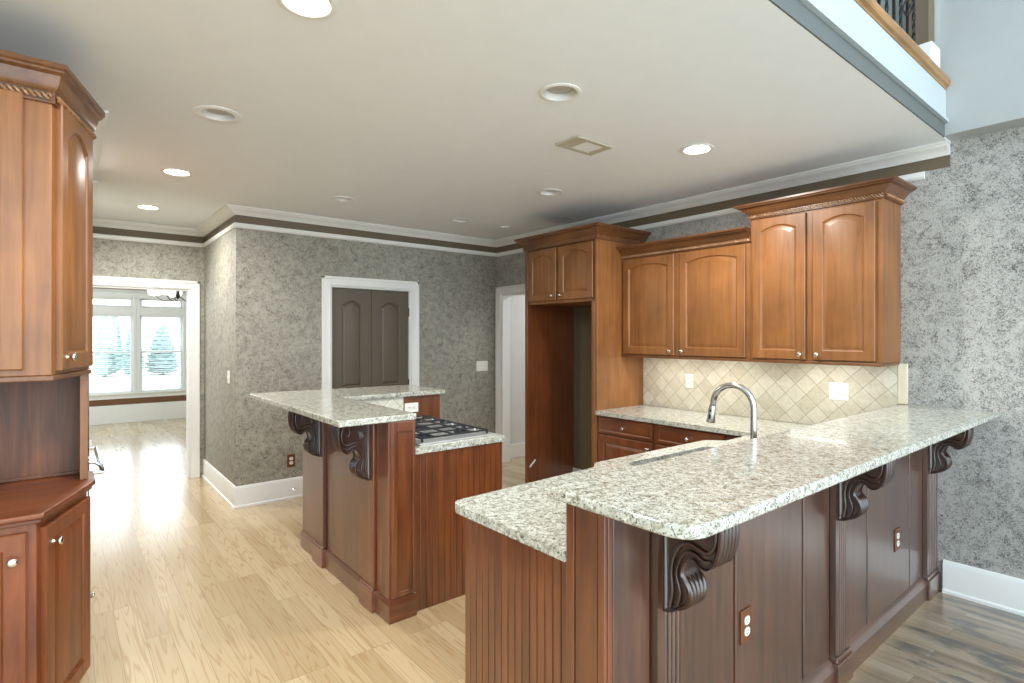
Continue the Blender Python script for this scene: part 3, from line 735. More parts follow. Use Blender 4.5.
# ------------------------------------------------------------------ carved corbels
def corbel(F, parent, D=0.175, Hc=0.337, W=0.094):
    """F origin: top centre at the back; n out, t up (negative down)."""
    key = [(0, 0), (0.95, 0), (1.0, -0.06), (1.03, -0.2), (1.0, -0.35), (0.92, -0.46), (0.80, -0.52), (0.68, -0.515), (0.57, -0.47), (0.45, -0.48), (0.36, -0.55), (0.32, -0.63), (0.38, -0.68), (0.46, -0.735), (0.47, -0.81), (0.40, -0.88), (0.28, -0.935), (0.14, -0.985), (0.0, -1.0)]
    def cr(ps, sub=3):
        out = []
        for i in range(len(ps) - 1):
            p0, p1, p2, p3 = ps[max(i - 1, 0)], ps[i], ps[i + 1], ps[min(i + 2, len(ps) - 1)]
            for k in range(sub):
                u = k / sub
                out.append(tuple(0.5 * ((2 * b) + (-a + c) * u + (2 * a - 5 * b + 4 * c - d) * u * u + (-a + 3 * b - 3 * c + d) * u ** 3) for a, b, c, d in zip(p0, p1, p2, p3)))
        out.append(ps[-1]); return out
    key = [(a * D, b * Hc) for a, b in key]
    prof = [key[0]] + cr(key[1:])
    hw = W / 2
    m = MB()
    # body: slightly hollowed sides so that the rim reads
    cx = sum(p[0] for p in prof) / len(prof); cz = sum(p[1] for p in prof) / len(prof)
    def lay(s, sh): return [F(s, cz + (p[1] - cz) * sh - (0 if sh == 1 else 0.0), cx + (p[0] - cx) * sh) for p in prof]
    m.loops([lay(-hw * 0.80, 0.84), lay(-hw * 0.84, 0.90), lay(-hw, 0.95), lay(-hw, 0.995), lay(-hw * 0.92, 1.0), lay(hw * 0.92, 1.0), lay(hw, 0.995), lay(hw, 0.95), lay(hw * 0.84, 0.90), lay(hw * 0.80, 0.84)])
    body = m.build('corbel', CARVED, parent, smooth=True, angle=40)
    # scroll ridges on both cheeks, leaves and the fluted rolls
    lf = MB()
    for sg in (-1, 1):
        s = sg * hw * 0.88
        path = [(0.10, -0.94), (0.15, -0.80), (0.13, -0.66), (0.17, -0.52), (0.30, -0.40), (0.48, -0.35), (0.66, -0.38), (0.82, -0.38), (0.92, -0.29), (0.92, -0.17), (0.83, -0.09), (0.71, -0.10), (0.66, -0.18), (0.72, -0.25), (0.81, -0.21)]
        pp = cr([(a * D, b * Hc) for a, b in path], 3)
        lf.tube([F(s, b, a) for a, b in pp], [0.0075 - 0.003 * i / len(pp) for i in range(len(pp))], 7)
        path2 = [(0.25, -0.90), (0.30, -0.79), (0.23, -0.66), (0.27, -0.55), (0.40, -0.44), (0.56, -0.42), (0.72, -0.46), (0.86, -0.44)]
        pp = cr([(a * D, b * Hc) for a, b in path2], 3)
        lf.tube([F(s, b, a) for a, b in pp], 0.005, 6)
        for q in range(5):   # acanthus fan behind the scroll
            an = math.radians(100 + q * 17); c0 = (0.34 * D, -0.34 * Hc)
            pts = []
            for i in range(7):
                u = i / 6; rr = 0.05 * u
                pts.append((c0[0] + math.cos(an - 0.5 * u) * rr * 0.9, c0[1] + 0.01 + math.sin(an - 0.5 * u) * rr))
            lf.tube([F(s, b, a) for a, b in pts], [0.007, 0.0075, 0.0072, 0.0065, 0.0052, 0.0036, 0.001], 6)
    for q in range(5):       # ribs wrapping the big front roll
        s = (q - 2) * W * 0.19
        ring = cr([(a * D, b * Hc) for a, b in [(0.93, -0.01), (1.0, -0.07), (1.03, -0.2), (1.0, -0.35), (0.91, -0.465), (0.76, -0.52)]], 4)
        bulge = 1.0 - 0.12 * abs(q - 2)
        lf.tube([F(s * (1.08 - 0.12 * i / len(ring)), b, a - 0.004) for i, (a, b) in enumerate(ring)], [0.004 + 0.0075 * bulge * math.sin(PI * (i + 1) / (len(ring) + 1)) for i in range(len(ring))], 7)
    for q in range(5):       # fluted shell on the small lower roll
        s = (q - 2) * W * 0.17
        ring = cr([(a * D, b * Hc) for a, b in [(0.36, -0.665), (0.45, -0.72), (0.48, -0.80), (0.42, -0.875), (0.30, -0.93), (0.16, -0.98)]], 4)
        lf.tube([F(s * (1.25 - 0.6 * i / len(ring)), b, a - 0.002) for i, (a, b) in enumerate(ring)], [0.003 + 0.0065 * math.sin(PI * (i + 1) / (len(ring) + 1)) for i in range(len(ring))], 7)
    lf.build('scroll_carving', CARVED, body, smooth=True, angle=70)
    return body

def beadboard(m, F, a0, a1, t0, t1, n0, n1, pitch=0.036):
    prof = [(a0, n0), (a0, n1)]; a = a0
    while a + pitch < a1 - 0.004:
        a += pitch
        prof += [(a - 0.0045, n1), (a - 0.003, n1 - 0.004), (a - 0.0012, n1 - 0.0045), (a, n1 - 0.001), (a + 0.002, n1)]
    prof += [(a1, n1), (a1, n0)]
    return m.loops([[F(a, t0, n) for a, n in prof], [F(a, t1, n) for a, n in prof]])

# ------------------------------------------------------------------ hutch at left
UP = [(-0.9, 2.55), (-0.035, 2.55), (0.08, 2.93), (0.08, 3.13)]
BP = [(-0.9, 2.515), (-0.075, 2.515), (0.072, 2.925), (0.072, 3.13)]
hu = thing('hutch_cabinet', 'honey brown hutch with angled corner, open niche and arched doors at the left edge', 'cabinet', (-0.4, 2.85, 0))
def offs(poly, d):
    out = []
    for i, p in enumerate(poly):
        p = Vector(p)
        d0 = (p - Vector(poly[i - 1])).normalized() if i else None
        d1 = (Vector(poly[i + 1]) - p).normalized() if i < len(poly) - 1 else None
        d0 = d0 or d1; d1 = d1 or d0
        n0 = Vector((d0.y, -d0.x)); n1 = Vector((d1.y, -d1.x)); mm = n0 + n1; mm = mm / mm.dot(n0)
        out.append((p.x + mm.x * d, p.y + mm.y * d))
    return out
back = [(0.072, 3.13), (-0.9, 3.13)]
ins = offs(BP, -0.06)
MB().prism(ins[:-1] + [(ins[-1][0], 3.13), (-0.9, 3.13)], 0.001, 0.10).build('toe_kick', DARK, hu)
MB().prism(BP + [(-0.9, 3.13)], 0.10, 0.865).build('base_body', RUSSET, hu, bevel=0.002)
ct = offs(BP, 0.03)
top = [(-0.9, ct[0][1]), ct[1], ct[2], (ct[2][0], 3.13), (-0.9, 3.13)]
MB().prism(offs(BP, 0.018)[:3] + [(0.085, 3.13), (-0.9, 3.13)], 0.866, 0.882).build('top_moulding', RUSSET_H, hu, bevel=0.004)
MB().prism(top, 0.8825, 0.902).build('top_board', RUSSET_H, hu, bevel=0.006, seg=3)
MB().box(-0.9, 0.05, 3.10, 3.128, 0.903, 1.35).build('niche_back', VENEER, hu)
MB().box(0.05, 0.078, 2.95, 3.13, 0.903, 1.369).build('niche_side', HONEY, hu, bevel=0.002)
MB().box(-0.9, 0.048, 3.088, 3.0995, 0.903, 0.918).build('niche_bead', VENEER, hu, bevel=0.003)
MB().prism(UP + [(-0.9, 3.13)], 1.37, 2.36).build('upper_body', HONEY, hu, bevel=0.002)
MB().prism(offs(UP, 0.008)[:3] + [(0.088, 3.13), (-0.9, 3.13)], 1.350, 1.3695).build('light_rail', HONEY_H, hu, bevel=0.004)
fu = Vector((UP[2][0] - UP[1][0], UP[2][1] - UP[1][1], 0)); Lf = fu.length; fu.normalize()
FU1 = Fr((-0.9, 2.55, 0), (1, 0, 0), (0, -1, 0)); FU2 = Fr((UP[1][0], UP[1][1], 0), fu, (fu.y, -fu.x, 0))
cab_door(hu, FU1, 0.40, 0.79, 1.392, 2.345, mat=HONEY, rise=0.05, kn=(0.43, 1.43))
cab_door(hu, FU1, 0.02, 0.38, 1.392, 2.345, mat=HONEY, rise=0.05, kn=(0.35, 1.43))
cab_door(hu, FU2, 0.035, Lf - 0.02, 1.385, 2.345, mat=HONEY, rise=0.05, kn=(0.075, 1.432))
cab_crown(hu, UP[:3] + [(0.08, 2.94)], 2.33, 2.46, 0.055, 1, HONEY_H)
fb = Vector((BP[2][0] - BP[1][0], BP[2][1] - BP[1][1], 0)); Lb = fb.length; fb.normalize()
FB1 = Fr((-0.9, 2.515, 0), (1, 0, 0), (0, -1, 0)); FB2 = Fr((BP[1][0], BP[1][1], 0), fb, (fb.y, -fb.x, 0))
cab_door(hu, FB1, 0.42, 0.80, 0.13, 0.84, mat=RUSSET, style=None, kn=(0.765, 0.755))
cab_door(hu, FB1, 0.02, 0.40, 0.13, 0.84, mat=RUSSET, style=None, kn=(0.37, 0.755))
cab_door(hu, FB2, 0.03, Lb - 0.015, 0.13, 0.84, mat=RUSSET, style=None, kn=(0.07, 0.775))

# oven cabinet behind the hutch, seen edge on
oc = thing('oven_cabinet', 'tall oven cabinet behind the hutch, seen edge on with a small knob', 'cabinet', (-0.4, 3.9, 0))
MB().box(-0.84, 0.06, 3.135, 4.66, 0.10, 0.62).box(-0.84, 0.06, 3.135, 4.66, 1.66, 2.418).box(-0.84, 0.02, 3.135, 4.66, 0.63, 1.65).build('carcass', HONEY, oc, bevel=0.002)
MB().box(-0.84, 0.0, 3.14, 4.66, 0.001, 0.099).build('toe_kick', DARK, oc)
FO = Fr((0.06, 0, 0), (0, 1, 0), (1, 0, 0))
d = MB().fbox(FO, 3.18, 3.98, 0.13, 0.60, 0.0005, 0.02).build('drawer', WHITE, oc, bevel=0.004); knob(FO, 3.24, 0.30, 0.02, d)
cab_door(oc, FO, 3.18, 3.58, 1.68, 2.40, n0=0.0005)
cab_door(oc, FO, 3.60, 4.0, 1.68, 2.40, n0=0.0005)
cab_door(oc, FO, 4.03, 4.62, 1.30, 2.40, n0=0.0005, kn=(4.10, 1.455))
ov = thing('wall_oven', 'stainless wall oven behind the hutch, only its edge and handle showing', 'oven', (0.05, 3.58, 0.63))
MB().box(0.021, 0.088, 3.18, 3.98, 0.955, 1.64).build('upper_door', STEEL, ov, bevel=0.004)
MB().box(0.021, 0.088, 3.18, 3.98, 0.64, 0.95).build('lower_door', STEEL, ov, bevel=0.004)
MB().tube([(0.088, 3.21, 0.925), (0.112, 3.21, 0.922), (0.132, 3.21, 0.905), (0.138, 3.21, 0.885), (0.138, 3.21, 0.872)], 0.008, 8).tube([(0.088, 3.21, 0.875), (0.138, 3.21, 0.875), (0.138, 3.24, 0.875), (0.138, 3.9, 0.875), (0.138, 3.93, 0.875), (0.088, 3.93, 0.875)], 0.010, 8).build('handle', STEEL, ov, smooth=True)
MB().box(0.0885, 0.097, 3.185, 3.2, 1.0, 1.03).build('latch', WHITE, ov, bevel=0.002)

# ------------------------------------------------------------------ kitchen island
IX, IY = 1.335, 2.665
isl = thing('kitchen_island', 'dark cherry island with carved corbels and beadboard end under the raised bar', 'island', (1.7, 3.4, 0))
MB().box(IX, 1.480, IY, 4.04, 0.001, 1.053).build('knee_wall', CHERRY, isl, bevel=0.002)
MB().box(1.4805, 2.30, 3.745, 4.04, 0.001, 1.053).build('far_knee_wall', CHERRY, isl, bevel=0.002)
MB().box(1.4805, 2.075, 2.71, 3.744, 0.001, 0.70).build('cabinet_body', CHERRY, isl)
FIy = Fr((0, 2.71, 0), (1, 0, 0), (0, -1, 0)); FIx = Fr((IX, 0, 0), (0, -1, 0), (-1, 0, 0))
beadboard(MB(), FIy, 1.481, 2.09, 0.001, 0.861, 0.0005, 0.028, 0.040).build('beadboard_end', CHERRY, isl)
MB().box(2.0755, 2.09, 2.711, 3.744, 0.001, 0.861).build('side_panel', CHERRY, isl)
# left face: boards and pilasters
FI0 = FIx
def board(root, F, a0, a1, t0, t1, n1, name='panel', mat=CHERRY, bevel=0.003): return MB().fbox(F, a0, a1, t0, t1, 0.0005, n1).build(name, mat, root, bevel=bevel)
board(isl, FIx, -3.535, -2.985, 0.12, 1.052, 0.006)
board(isl, FIx, -4.035, -3.775, 0.12, 1.052, 0.006)
board(isl, FIx, -2.815, -2.67, 0.12, 1.052, 0.010, 'corner_board')
for yc in (3.655, 2.90):
    board(isl, FIx, -yc - 0.075, -yc + 0.075, 0.12, 1.052, 0.026, 'pilaster', CHERRY)
    p = MB().fbox(FIx, -yc - 0.086, -yc + 0.086, 0.001, 0.118, 0.0005, 0.040)
    p.fprism(FIx, [(-yc - 0.082, 0.118), (-yc + 0.082, 0.118), (-yc + 0.076, 0.134), (-yc - 0.076, 0.134)], 0.0265, 0.034)
    p.build('plinth_block', CHERRY_H, isl, bevel=0.004)
    corbel(Fr((IX - 0.0265, yc, 1.052), (0, -1, 0), (-1, 0, 0)), isl)
plp = [(0.0005, 0.001), (0.017, 0.001), (0.017, 0.092), (0.013, 0.100), (0.011, 0.108), (0.006, 0.116), (0.0005, 0.118)]
m = MB()
m.sweep(plp, [(IX, 3.568), (IX, 2.988)], 1).sweep(plp, [(IX, 4.04), (IX, 3.742)], 1).sweep(plp, [(IX, 2.813), (IX, IY), (1.48, IY)], 1)
m.build('plinth', CHERRY_X, isl, smooth=True, angle=25)
FIe = Fr((0, IY, 0), (1, 0, 0), (0, -1, 0))
m = MB().fbox(FIe, 1.342, 1.372, 0.12, 1.052, 0.0005, 0.007).fbox(FIe, 1.462, 1.478, 0.12, 1.052, 0.0005, 0.007).fbox(FIe, 1.372, 1.462, 1.0, 1.052, 0.0005, 0.007).fbox(FIe, 1.372, 1.462, 0.12, 0.15, 0.0005, 0.007)
m.build('end_frame', CHERRY, isl, bevel=0.003)
MB().box(1.481, 1.975, 3.736, 3.7445, 0.895, 1.052).build('tile_splash', TRAV_X, isl)
FIf = Fr((0, 3.745, 0), (1, 0, 0), (0, -1, 0))
wall_plate('outlet', FIf, 2.046, 0.965, 'o', '', '', parent=isl, flat=True)
poly = rounded([(1.055, IY - 0.0), (1.495, IY - 0.0), (1.495, 3.705), (2.335, 3.705), (2.335, 4.285), (1.055, 4.37)], [0.015, 0.02, 0.01, 0.03, 0.05, 0.02])
it = tag(MB().prism(poly, 1.054, 1.087).build('island_bar_top', GRANITE, smooth=True, bevel=0.006, seg=3), 'raised L-shaped speckled granite bar top of the island', 'worktop')
# cooking level worktop with opening for the cooktop
CX0, CX1, CY0, CY1 = 1.545, 2.078, 2.735, 3.62
o = tag(MB().holed(rounded([(1.482, 2.672), (2.115, 2.672), (2.115, 3.735), (1.482, 3.735)], [0, 0.015, 0.0, 0]), [[(CX0 + 0.02, CY0 + 0.02), (CX1 - 0.02, CY0 + 0.02), (CX1 - 0.02, CY1 - 0.02), (CX0 + 0.02, CY1 - 0.02)]], 0.862, 0.894).build('island_worktop', GRANITE, bevel=0.005, seg=3), 'lower speckled granite worktop of the island around the gas cooktop', 'worktop')
ck = thing('gas_cooktop', 'stainless gas cooktop with black cast iron grates set in the island', 'cooktop', ((CX0 + CX1) / 2, (CY0 + CY1) / 2, 0.894))
MB().box(CX0, CX1, CY0, CY1, 0.8945, 0.903).box(CX0 + 0.03, CX1 - 0.03, CY0 + 0.03, CY1 - 0.03, 0.80, 0.8945).build('steel_tray', TRAY, ck, bevel=0.003)
bx = [(1.67, 2.90), (1.93, 2.90), (1.80, 3.19), (1.67, 3.48), (1.93, 3.48)]
for i, (x, y) in enumerate(bx):
    r = 0.055 if i == 2 else 0.042
    b = MB().lathe([(r, 0.9032), (r, 0.913), (r * 0.8, 0.916), (r * 0.8, 0.921), (r * 0.72, 0.924), (0, 0.924)], (x, y, 0), seg=20).build('burner', GRATE, ck, smooth=True)
for j in range(3):
    y0 = CY0 + 0.03 + j * 0.268; y1 = y0 + 0.258; m = MB(); z0, z1 = 0.920, 0.930
    for y in (y0, y1 - 0.012): m.box(CX0 + 0.03, CX1 - 0.03, y + 0.002, y + 0.010, z0, z1)
    for x in (CX0 + 0.03, CX1 - 0.042): m.box(x, x + 0.012, y0 + 0.012, y1 - 0.012, z0, z1)
    yc = (y0 + y1) / 2
    m.box(CX0 + 0.042, CX1 - 0.042, yc - 0.004, yc + 0.004, z0, z1)
    for x in (1.67, 1.80, 1.93): m.box(x - 0.005, x + 0.005, y0 + 0.012, yc - 0.005, z0, z1).box(x - 0.005, x + 0.005, yc + 0.005, y1 - 0.012, z0, z1)
    for x in (CX0 + 0.032, CX1 - 0.044):
        for y in (y0, y1 - 0.012): m.box(x, x + 0.012, y, y + 0.012, 0.9032, z0)
    m.build('grate', GRATE, ck, bevel=0.002)
for k in range(5):
    MB().lathe([(0.017, 0.9032), (0.017, 0.922), (0.014, 0.926), (0, 0.926)], (CX1 - 0.022, 2.93 + 0.13 * k, 0), seg=16).build('control_knob', STEEL, ck, smooth=True)

# ------------------------------------------------------------------ peninsula
PX = 1.117; PYF, PYB = 1.0, 1.135
pen = thing('peninsula_base', 'cherry breakfast bar base with three carved corbels and fluted pilasters', 'peninsula', (2.5, 1.1, 0))
MB().box(PX + 0.012, 4.035, PYF, PYB, 0.001, 1.053).build('knee_wall', CHERRY, pen)
FP = Fr((0, PYF, 0), (1, 0, 0), (0, -1, 0)); FPe = Fr((PX + 0.012, 0, 0), (0, -1, 0), (-1, 0, 0))
m = MB().fbox(FPe, -PYB, -1.104, 0.001, 1.053, 0.0005, 0.013).fbox(FPe, -1.100, -1.018, 0.001, 1.053, 0.0005, 0.011).fbox(FPe, -1.014, -0.99, 0.001, 1.053, 0.0005, 0.013)
m.build('end_panel', CHERRY, pen, bevel=0.003)
board(pen, FP, 1.131, 1.150, 0.001, 1.052, 0.010, 'corner_board')
segs = [(1.152, 1.312), (1.468, 1.772), (1.786, 2.292), (2.306, 2.554), (2.706, 2.982), (2.996, 3.602), (3.616, 3.832)]
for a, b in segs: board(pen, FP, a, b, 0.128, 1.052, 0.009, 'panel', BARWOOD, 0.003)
def pilaster(root, a0, a1):
    # fluted face: flat ground with round-bottomed flutes
    prof = [(a0, 0.0005), (a0, 0.032)]; w = a1 - a0; nfl = 4; st = 0.030; sp = (w - 2 * st) / nfl
    for k in range(nfl):
        c = a0 + st + sp * (k + 0.5); h = sp * 0.36
        for q in range(7):
            u = PI * q / 6; prof.append((c - h * math.cos(u), 0.032 - 0.006 * math.sin(u)))
    prof += [(a1, 0.032), (a1, 0.0005)]
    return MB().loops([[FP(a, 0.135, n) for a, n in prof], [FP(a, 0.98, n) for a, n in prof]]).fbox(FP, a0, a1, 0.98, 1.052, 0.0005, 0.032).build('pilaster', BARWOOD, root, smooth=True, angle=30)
for a0, a1 in ((1.318, 1.462), (2.560, 2.700), (3.838, 4.034)):
    pilaster(pen, a0, a1)
    p = MB().fbox(FP, a0 - 0.010, min(a1 + 0.010, 4.0345), 0.001, 0.112, 0.0005, 0.048)
    p.fprism(FP, [(a0 - 0.006, 0.112), (min(a1 + 0.006, 4.0345), 0.112), (a1, 0.134), (a0, 0.134)], 0.0005, 0.040)
    p.build('plinth_block', CHERRY_SHEEN_X, pen, bevel=0.004)
    xc = (a0 + a1) / 2 if a1 < 4 else 3.91
    corbel(Fr((xc, PYF - 0.0325, 1.052), (1, 0, 0), (0, -1, 0)), pen)
plq = [(0.0005, 0.001), (0.032, 0.001), (0.032, 0.086), (0.026, 0.096), (0.022, 0.108), (0.014, 0.118), (0.0005, 0.127)]
m = MB()
for a, b in ((PX + 0.012, 1.307), (1.473, 2.549), (2.711, 3.827)): m.sweep(plq, [(a, PYF), (b, PYF)], 1)
m.build('plinth', CHERRY_SHEEN_X, pen, smooth=True, angle=25)
FPp = FP.at(0, 0, 0.009)
wall_plate('outlet', FPp, 1.848, 0.50, 'o', '', '', BROWNPL, PLASTIC, pen)
wall_plate('outlet', FPp, 3.40, 0.44, 'o', '', '', BROWNPL, PLASTIC, pen)
# sink side cabinet of the peninsula
pc = thing('sink_cabinet', 'dark cherry sink cabinet with a beadboard end below the lower granite', 'cabinet', (2.2, 1.4, 0))
FPb = Fr((1.155, 0, 0), (0, -1, 0), (-1, 0, 0))
beadboard(MB(), FPb, -1.680, -1.1365, 0.001, 0.861, 0, 0.016, 0.036).build('beadboard_end', CHERRY, pc)
MB().box(1.156, 3.40, 1.655, 1.675, 0.10, 0.861).box(1.156, 3.40, 1.138, 1.654, 0.10, 0.12).box(1.156, 1.172, 1.138, 1.6545, 0.121, 0.861).box(3.38, 3.40, 1.138, 1.6545, 0.121, 0.861).build('carcass', CHERRY, pc)
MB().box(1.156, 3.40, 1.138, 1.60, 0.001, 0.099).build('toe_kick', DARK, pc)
MB().box(1.98, 2.95, 1.6755, 1.745, 0.10, 0.861).build('bowed_front', CHERRY, pc, bevel=0.004)
FPk = Fr((0, 1.745, 0), (-1, 0, 0), (0, 1, 0))
for a, b, k in ((-2.94, -2.475, -2.51), (-2.455, -1.99, -2.42)): cab_door(pc, FPk, a, b, 0.13, 0.84, n0=0.0005, mat=CHERRY, style=None, kn=(k, 0.77))

bar = rounded([(1.055, 0.690), (4.035, 0.690), (4.035, 1.152), (1.055, 1.152)], [0.085, 0, 0, 0.035], 8)
tag(MB().prism(bar, 1.054, 1.087).build('bar_top', GRANITE, smooth=True, bevel=0.007, seg=3), 'long raised granite bar top running from the near corner to the right wall', 'worktop')
wk = rounded([(1.112, 1.1365), (4.016, 1.1365), (4.016, 3.1035), (3.385, 3.1035), (3.385, 1.745), (3.02, 1.738), (2.94, 1.828), (2.0, 1.836), (1.93, 1.776), (1.112, 1.742)], [0, 0, 0, 0.01, 0.02, 0.06, 0.06, 0.06, 0.06, 0.06])
sk = rounded([(2.10, 1.29), (2.80, 1.29), (2.80, 1.715), (2.10, 1.735)], 0.06)
tag(MB().holed(wk, [sk], 0.862, 0.894).build('sink_worktop', GRANITE, bevel=0.006, seg=3), 'lower granite worktop wrapping from the sink to the fridge alcove', 'worktop')
sn = thing('undermount_sink', 'dark undermount sink, a narrow slot showing over the bar top', 'sink', (2.45, 1.51, 0.66))
def shr(p, d, c=(2.45, 1.51)): return [((x - c[0]) * (1 - d) + c[0], (y - c[1]) * (1 - d * 1.6) + c[1]) for x, y in p]
lo = [[(x, y, z) for x, y in shr(sk, dd)] for dd, z in ((-0.06, 0.858), (-0.06, 0.861), (0.0, 0.861), (0.01, 0.84), (0.03, 0.69), (0.08, 0.672), (0.08, 0.668), (0.02, 0.685), (-0.005, 0.84), (-0.02, 0.858))]
lo = [[(x, min(y, 1.772), z) for x, y, z in L] for L in lo]
m = MB(); n = len(sk)
m.loops(lo[:6], False, True)
m.build('basin', DARKST, sn, smooth=True)
MB().lathe([(0.045, 0.6722), (0.042, 0.676), (0.03, 0.6745), (0, 0.6745)], (2.45, 1.51, 0), seg=20).build('drain', STEEL, sn, smooth=True)
fc = thing('kitchen_tap', 'brushed gooseneck tap with pull-down spray standing behind the bar top', 'tap', (2.353, 1.222, 0.8945))
fx, fy = 2.353, 1.222
MB().lathe([(0.031, 0.8945), (0.031, 0.902), (0.024, 0.912), (0.021, 0.95), (0.0175, 1.0)], (fx, fy, 0), seg=20).build('base', STEEL, fc, smooth=True)
R = 0.098; zc = 1.188
pts = [(fx, fy, 0.95), (fx, fy, 1.05), (fx, fy, zc)] + [(fx, fy + R - R * math.cos(PI * k / 16), zc + R * 1.0 * math.sin(PI * k / 16)) for k in range(1, 17)]
pts += [(fx, fy + 2 * R + 0.003, zc - 0.01)]
MB().tube(pts, 0.0135, 14, up=(1, 0, 0)).build('spout', STEEL, fc, smooth=True, angle=60)
sp = MB().lathe([(0.0145, 0.005), (0.0165, 0.02), (0.017, 0.05), (0.020, 0.075), (0.020, 0.083), (0.014, 0.085), (0, 0.085)], (fx, fy + 2 * R + 0.002, zc), (0, 0.12, -1), 18).build('spray_head', STEEL, fc, smooth=True)
MB().ball((fx - 0.0165, fy + 2 * R + 0.008, zc - 0.055), 0.004, 0.006, 0.013).ball((fx - 0.0155, fy + 2 * R + 0.004, zc - 0.026), 0.004, 0.006, 0.006).build('spray_button', DARK, sp, smooth=True)
MB().tube([(fx + 0.02, fy, 0.93), (fx + 0.04, fy, 0.94), (fx + 0.10, fy, 0.965)], [0.011, 0.010, 0.006], 10).build('lever', STEEL, fc, smooth=True)

# ------------------------------------------------------------------ run along the right wall
tb = thing('tile_backsplash', 'cream diamond-laid travertine backsplash between worktop and wall cabinets', 'backsplash', (4.027, 2.1, 0.895))
MB().box(4.018, 4.036, 1.166, 3.1035, 0.8945, 1.3395).build('tile_field', TRAV, tb)
MB().box(4.016, 4.036, 1.114, 1.1655, 1.0875, 1.338).build('edge_trim', TRAV_E, tb, bevel=0.004)

FC = Fr((3.41, 0, 0), (0, -1, 0), (-1, 0, 0))
units = [(3.10, 2.538, 'cherry base cabinet under the worktop beside the fridge alcove', (3.093, 2.556), True), (2.536, 1.968, 'cherry base cabinet with wide drawer in the middle of the sink run', (2.518, 1.978), True), (1.966, 1.70, 'narrow cherry base unit in the inner corner by the tap', (1.958, 1.72), False)]
for y1, y0, lb, (dy1, dy0), kn in units:
    b = thing('base_cabinet', lb, 'cabinet', (3.7, (y0 + y1) / 2, 0))
    MB().box(3.4295, 4.014, y0, y1, 0.10, 0.861).build('carcass', CHERRY, b, bevel=0.002)
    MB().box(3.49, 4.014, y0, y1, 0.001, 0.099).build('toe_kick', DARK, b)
    F2 = Fr((3.429, 0, 0), (0, -1, 0), (-1, 0, 0))
    m = MB(); panel_slab(m, F2, -dy1, -dy0, 0.715, 0.845, 0, 0.019, [(-dy1 + 0.022, -dy0 - 0.022, 0.737, 0.823, None, 0)], field=0.010, sink=0.004)
    dr = m.build('drawer', CHERRY_H, b, smooth=True, angle=20)
    if kn: knob(F2, -(dy0 + dy1) / 2, 0.78, 0.019, dr)
    cab_door(b, F2, -dy1, -dy0, 0.13, 0.700, mat=CHERRY, style=None, kn=(-dy0 - 0.035, 0.655) if kn else None)

def upper(name, label, y0, y1, z0, z1, doors, crown_z, proj, endL, endR, mat=HONEY):
    u = thing(name, label, 'cabinet', (3.88, (y0 + y1) / 2, z0))
    MB().box(3.7275, 4.034, y0, y1, z0 + 0.02, z1).build('carcass', mat, u, bevel=0.002)
    MB().box(3.712, 3.738, y0, y1, z0, z0 + 0.0195).box(3.7385, 4.014, y0, y0 + 0.018, z0, z0 + 0.0195).build('light_rail', HONEY_H, u, bevel=0.004)
    F2 = Fr((3.727, 0, 0), (0, -1, 0), (-1, 0, 0))
    for ya, yb2, k in doors:
        cab_door(u, F2, -ya, -yb2, z0 + 0.028, z1 - 0.02 if crown_z[0] >= z1 else crown_z[0] - 0.012, mat=mat, rise=0.032, kn=(-ya + 0.03 if k == 'L' else -yb2 - 0.03, z0 + 0.062))
    path = []
    if endL: path.append((4.034, y1))
    path += [(3.7275, y1), (3.7275, y0)]
    if endR: path.append((4.034, y0))
    cab_crown(u, path, crown_z[0], crown_z[1], proj, 1, HONEY_H)
    return u
upper('upper_cabinet', 'two-door honey maple wall cabinet with low crown beside the fridge alcove', 1.958, 3.1025, 1.328, 2.20, [(3.078, 2.575, 'R'), (2.524, 1.990, 'L')], (2.165, 2.262), 0.085, False, False)
upper('upper_cabinet', 'tall two-door honey maple wall cabinet with rope crown at the right end', 1.153, 1.956, 1.328, 2.36, [(1.936, 1.585, 'R'), (1.540, 1.190, 'L')], (2.318, 2.415), 0.085, True, True)

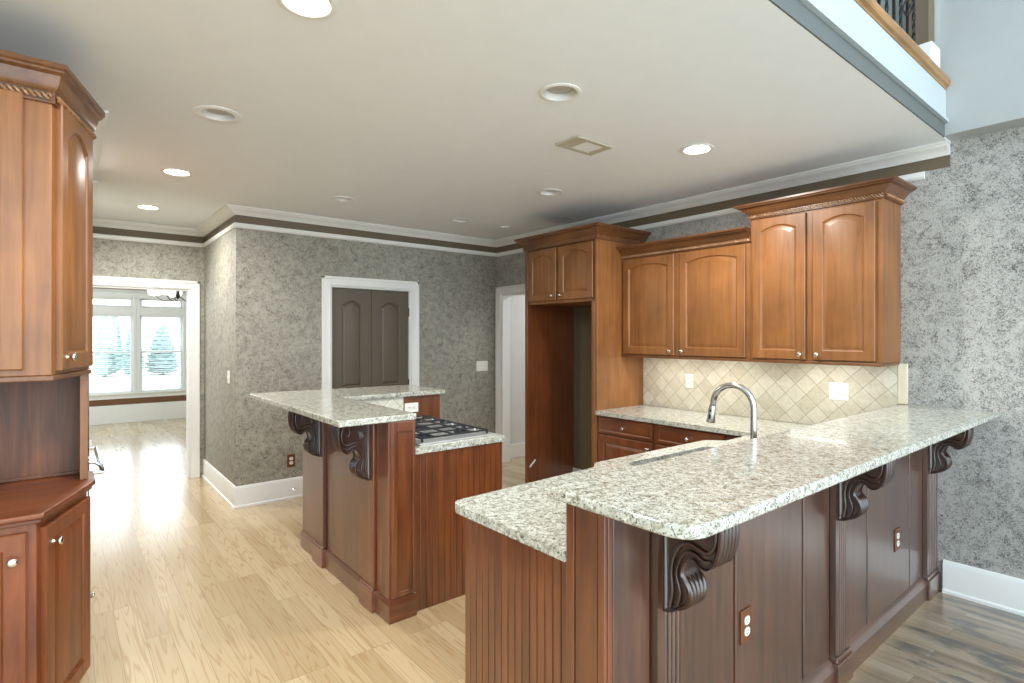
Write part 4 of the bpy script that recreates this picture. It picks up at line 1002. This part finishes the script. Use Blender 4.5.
fs = thing('fridge_surround', 'tall honey maple cabinet around the empty fridge alcove', 'cabinet', (3.72, 3.56, 0))
MB().box(3.41, 4.034, 3.105, 3.128, 0.001, 2.36).build('side_panel', HONEY, fs, bevel=0.002)
fp_ = MB().box(3.41, 4.034, 3.985, 4.02, 0.001, 2.36).build('side_panel', CHERRY, fs, bevel=0.002); fp_['label'] = 'far side panel with its shade put into a darker cherry colour'  # same wood as the near panel, its shade put into the colour
MB().box(3.405, 3.43, 3.1285, 3.160, 0.001, 1.798).build('front_stile', HONEY, fs, bevel=0.002)
MB().box(3.43, 4.034, 3.1285, 3.9845, 1.80, 2.36).build('top_box', HONEY, fs, bevel=0.002)
F2 = Fr((3.4295, 0, 0), (0, -1, 0), (-1, 0, 0))
cab_door(fs, F2, -3.976, -3.600, 1.828, 2.30, mat=HONEY, rise=0.04, kn=(-3.635, 1.868))
cab_door(fs, F2, -3.567, -3.155, 1.828, 2.30, mat=HONEY, rise=0.04, kn=(-3.53, 1.868))
cab_crown(fs, [(4.034, 4.02), (3.41, 4.02), (3.41, 3.105), (4.034, 3.105)], 2.31, 2.425, 0.075, 1, HONEY_H, False)
MB().fprism(Fr((3.432, 3.985, 0.255), (1, 0, 0), (0, -1, 0)), [(0, 0.012), (0.012, 0), (0.085, 0.062), (0.073, 0.074)], 0.0005, 0.002).build('paper_tag', PLASTIC, fs)
struct(MB().box(4.028, 4.0375, 3.1285, 3.9845, 0.001, 1.799).build('wall_alcove', ALCOVE), 'dark olive painted wall inside the fridge alcove', 'wall')
struct(MB().box(4.012, 4.0275, 3.129, 3.984, 0.001, 0.17).build('baseboard_alcove', WHITE, bevel=0.004), 'white baseboard inside the fridge alcove', 'baseboard')

for y, lb in ((2.75, 'slim lit strip lamp under the lower wall cabinet, left half'), (2.25, 'slim lit strip lamp under the lower wall cabinet, right half'), (1.55, 'slim lit strip lamp under the tall wall cabinet')):
    t = thing('strip_lamp', lb, 'lamp', (3.84, y, 1.328), 'strip lamps under the wall cabinets')
    MB().box(3.78, 3.825, y - 0.19, y + 0.19, 1.337, 1.3475).build('housing', WHITE, t, bevel=0.002)
    MB().box(3.786, 3.819, y - 0.18, y + 0.18, 1.3335, 1.3368).build('diffuser', STRIP_ON, t)
    area_light('strip_glow', (3.8025, y, 1.332), (0, math.radians(-8), 0), 0.03, 0.36, 0.85, (1.0, 0.96, 0.88))
for ob in bpy.data.objects:
    if '_o' in ob: del ob['_o']
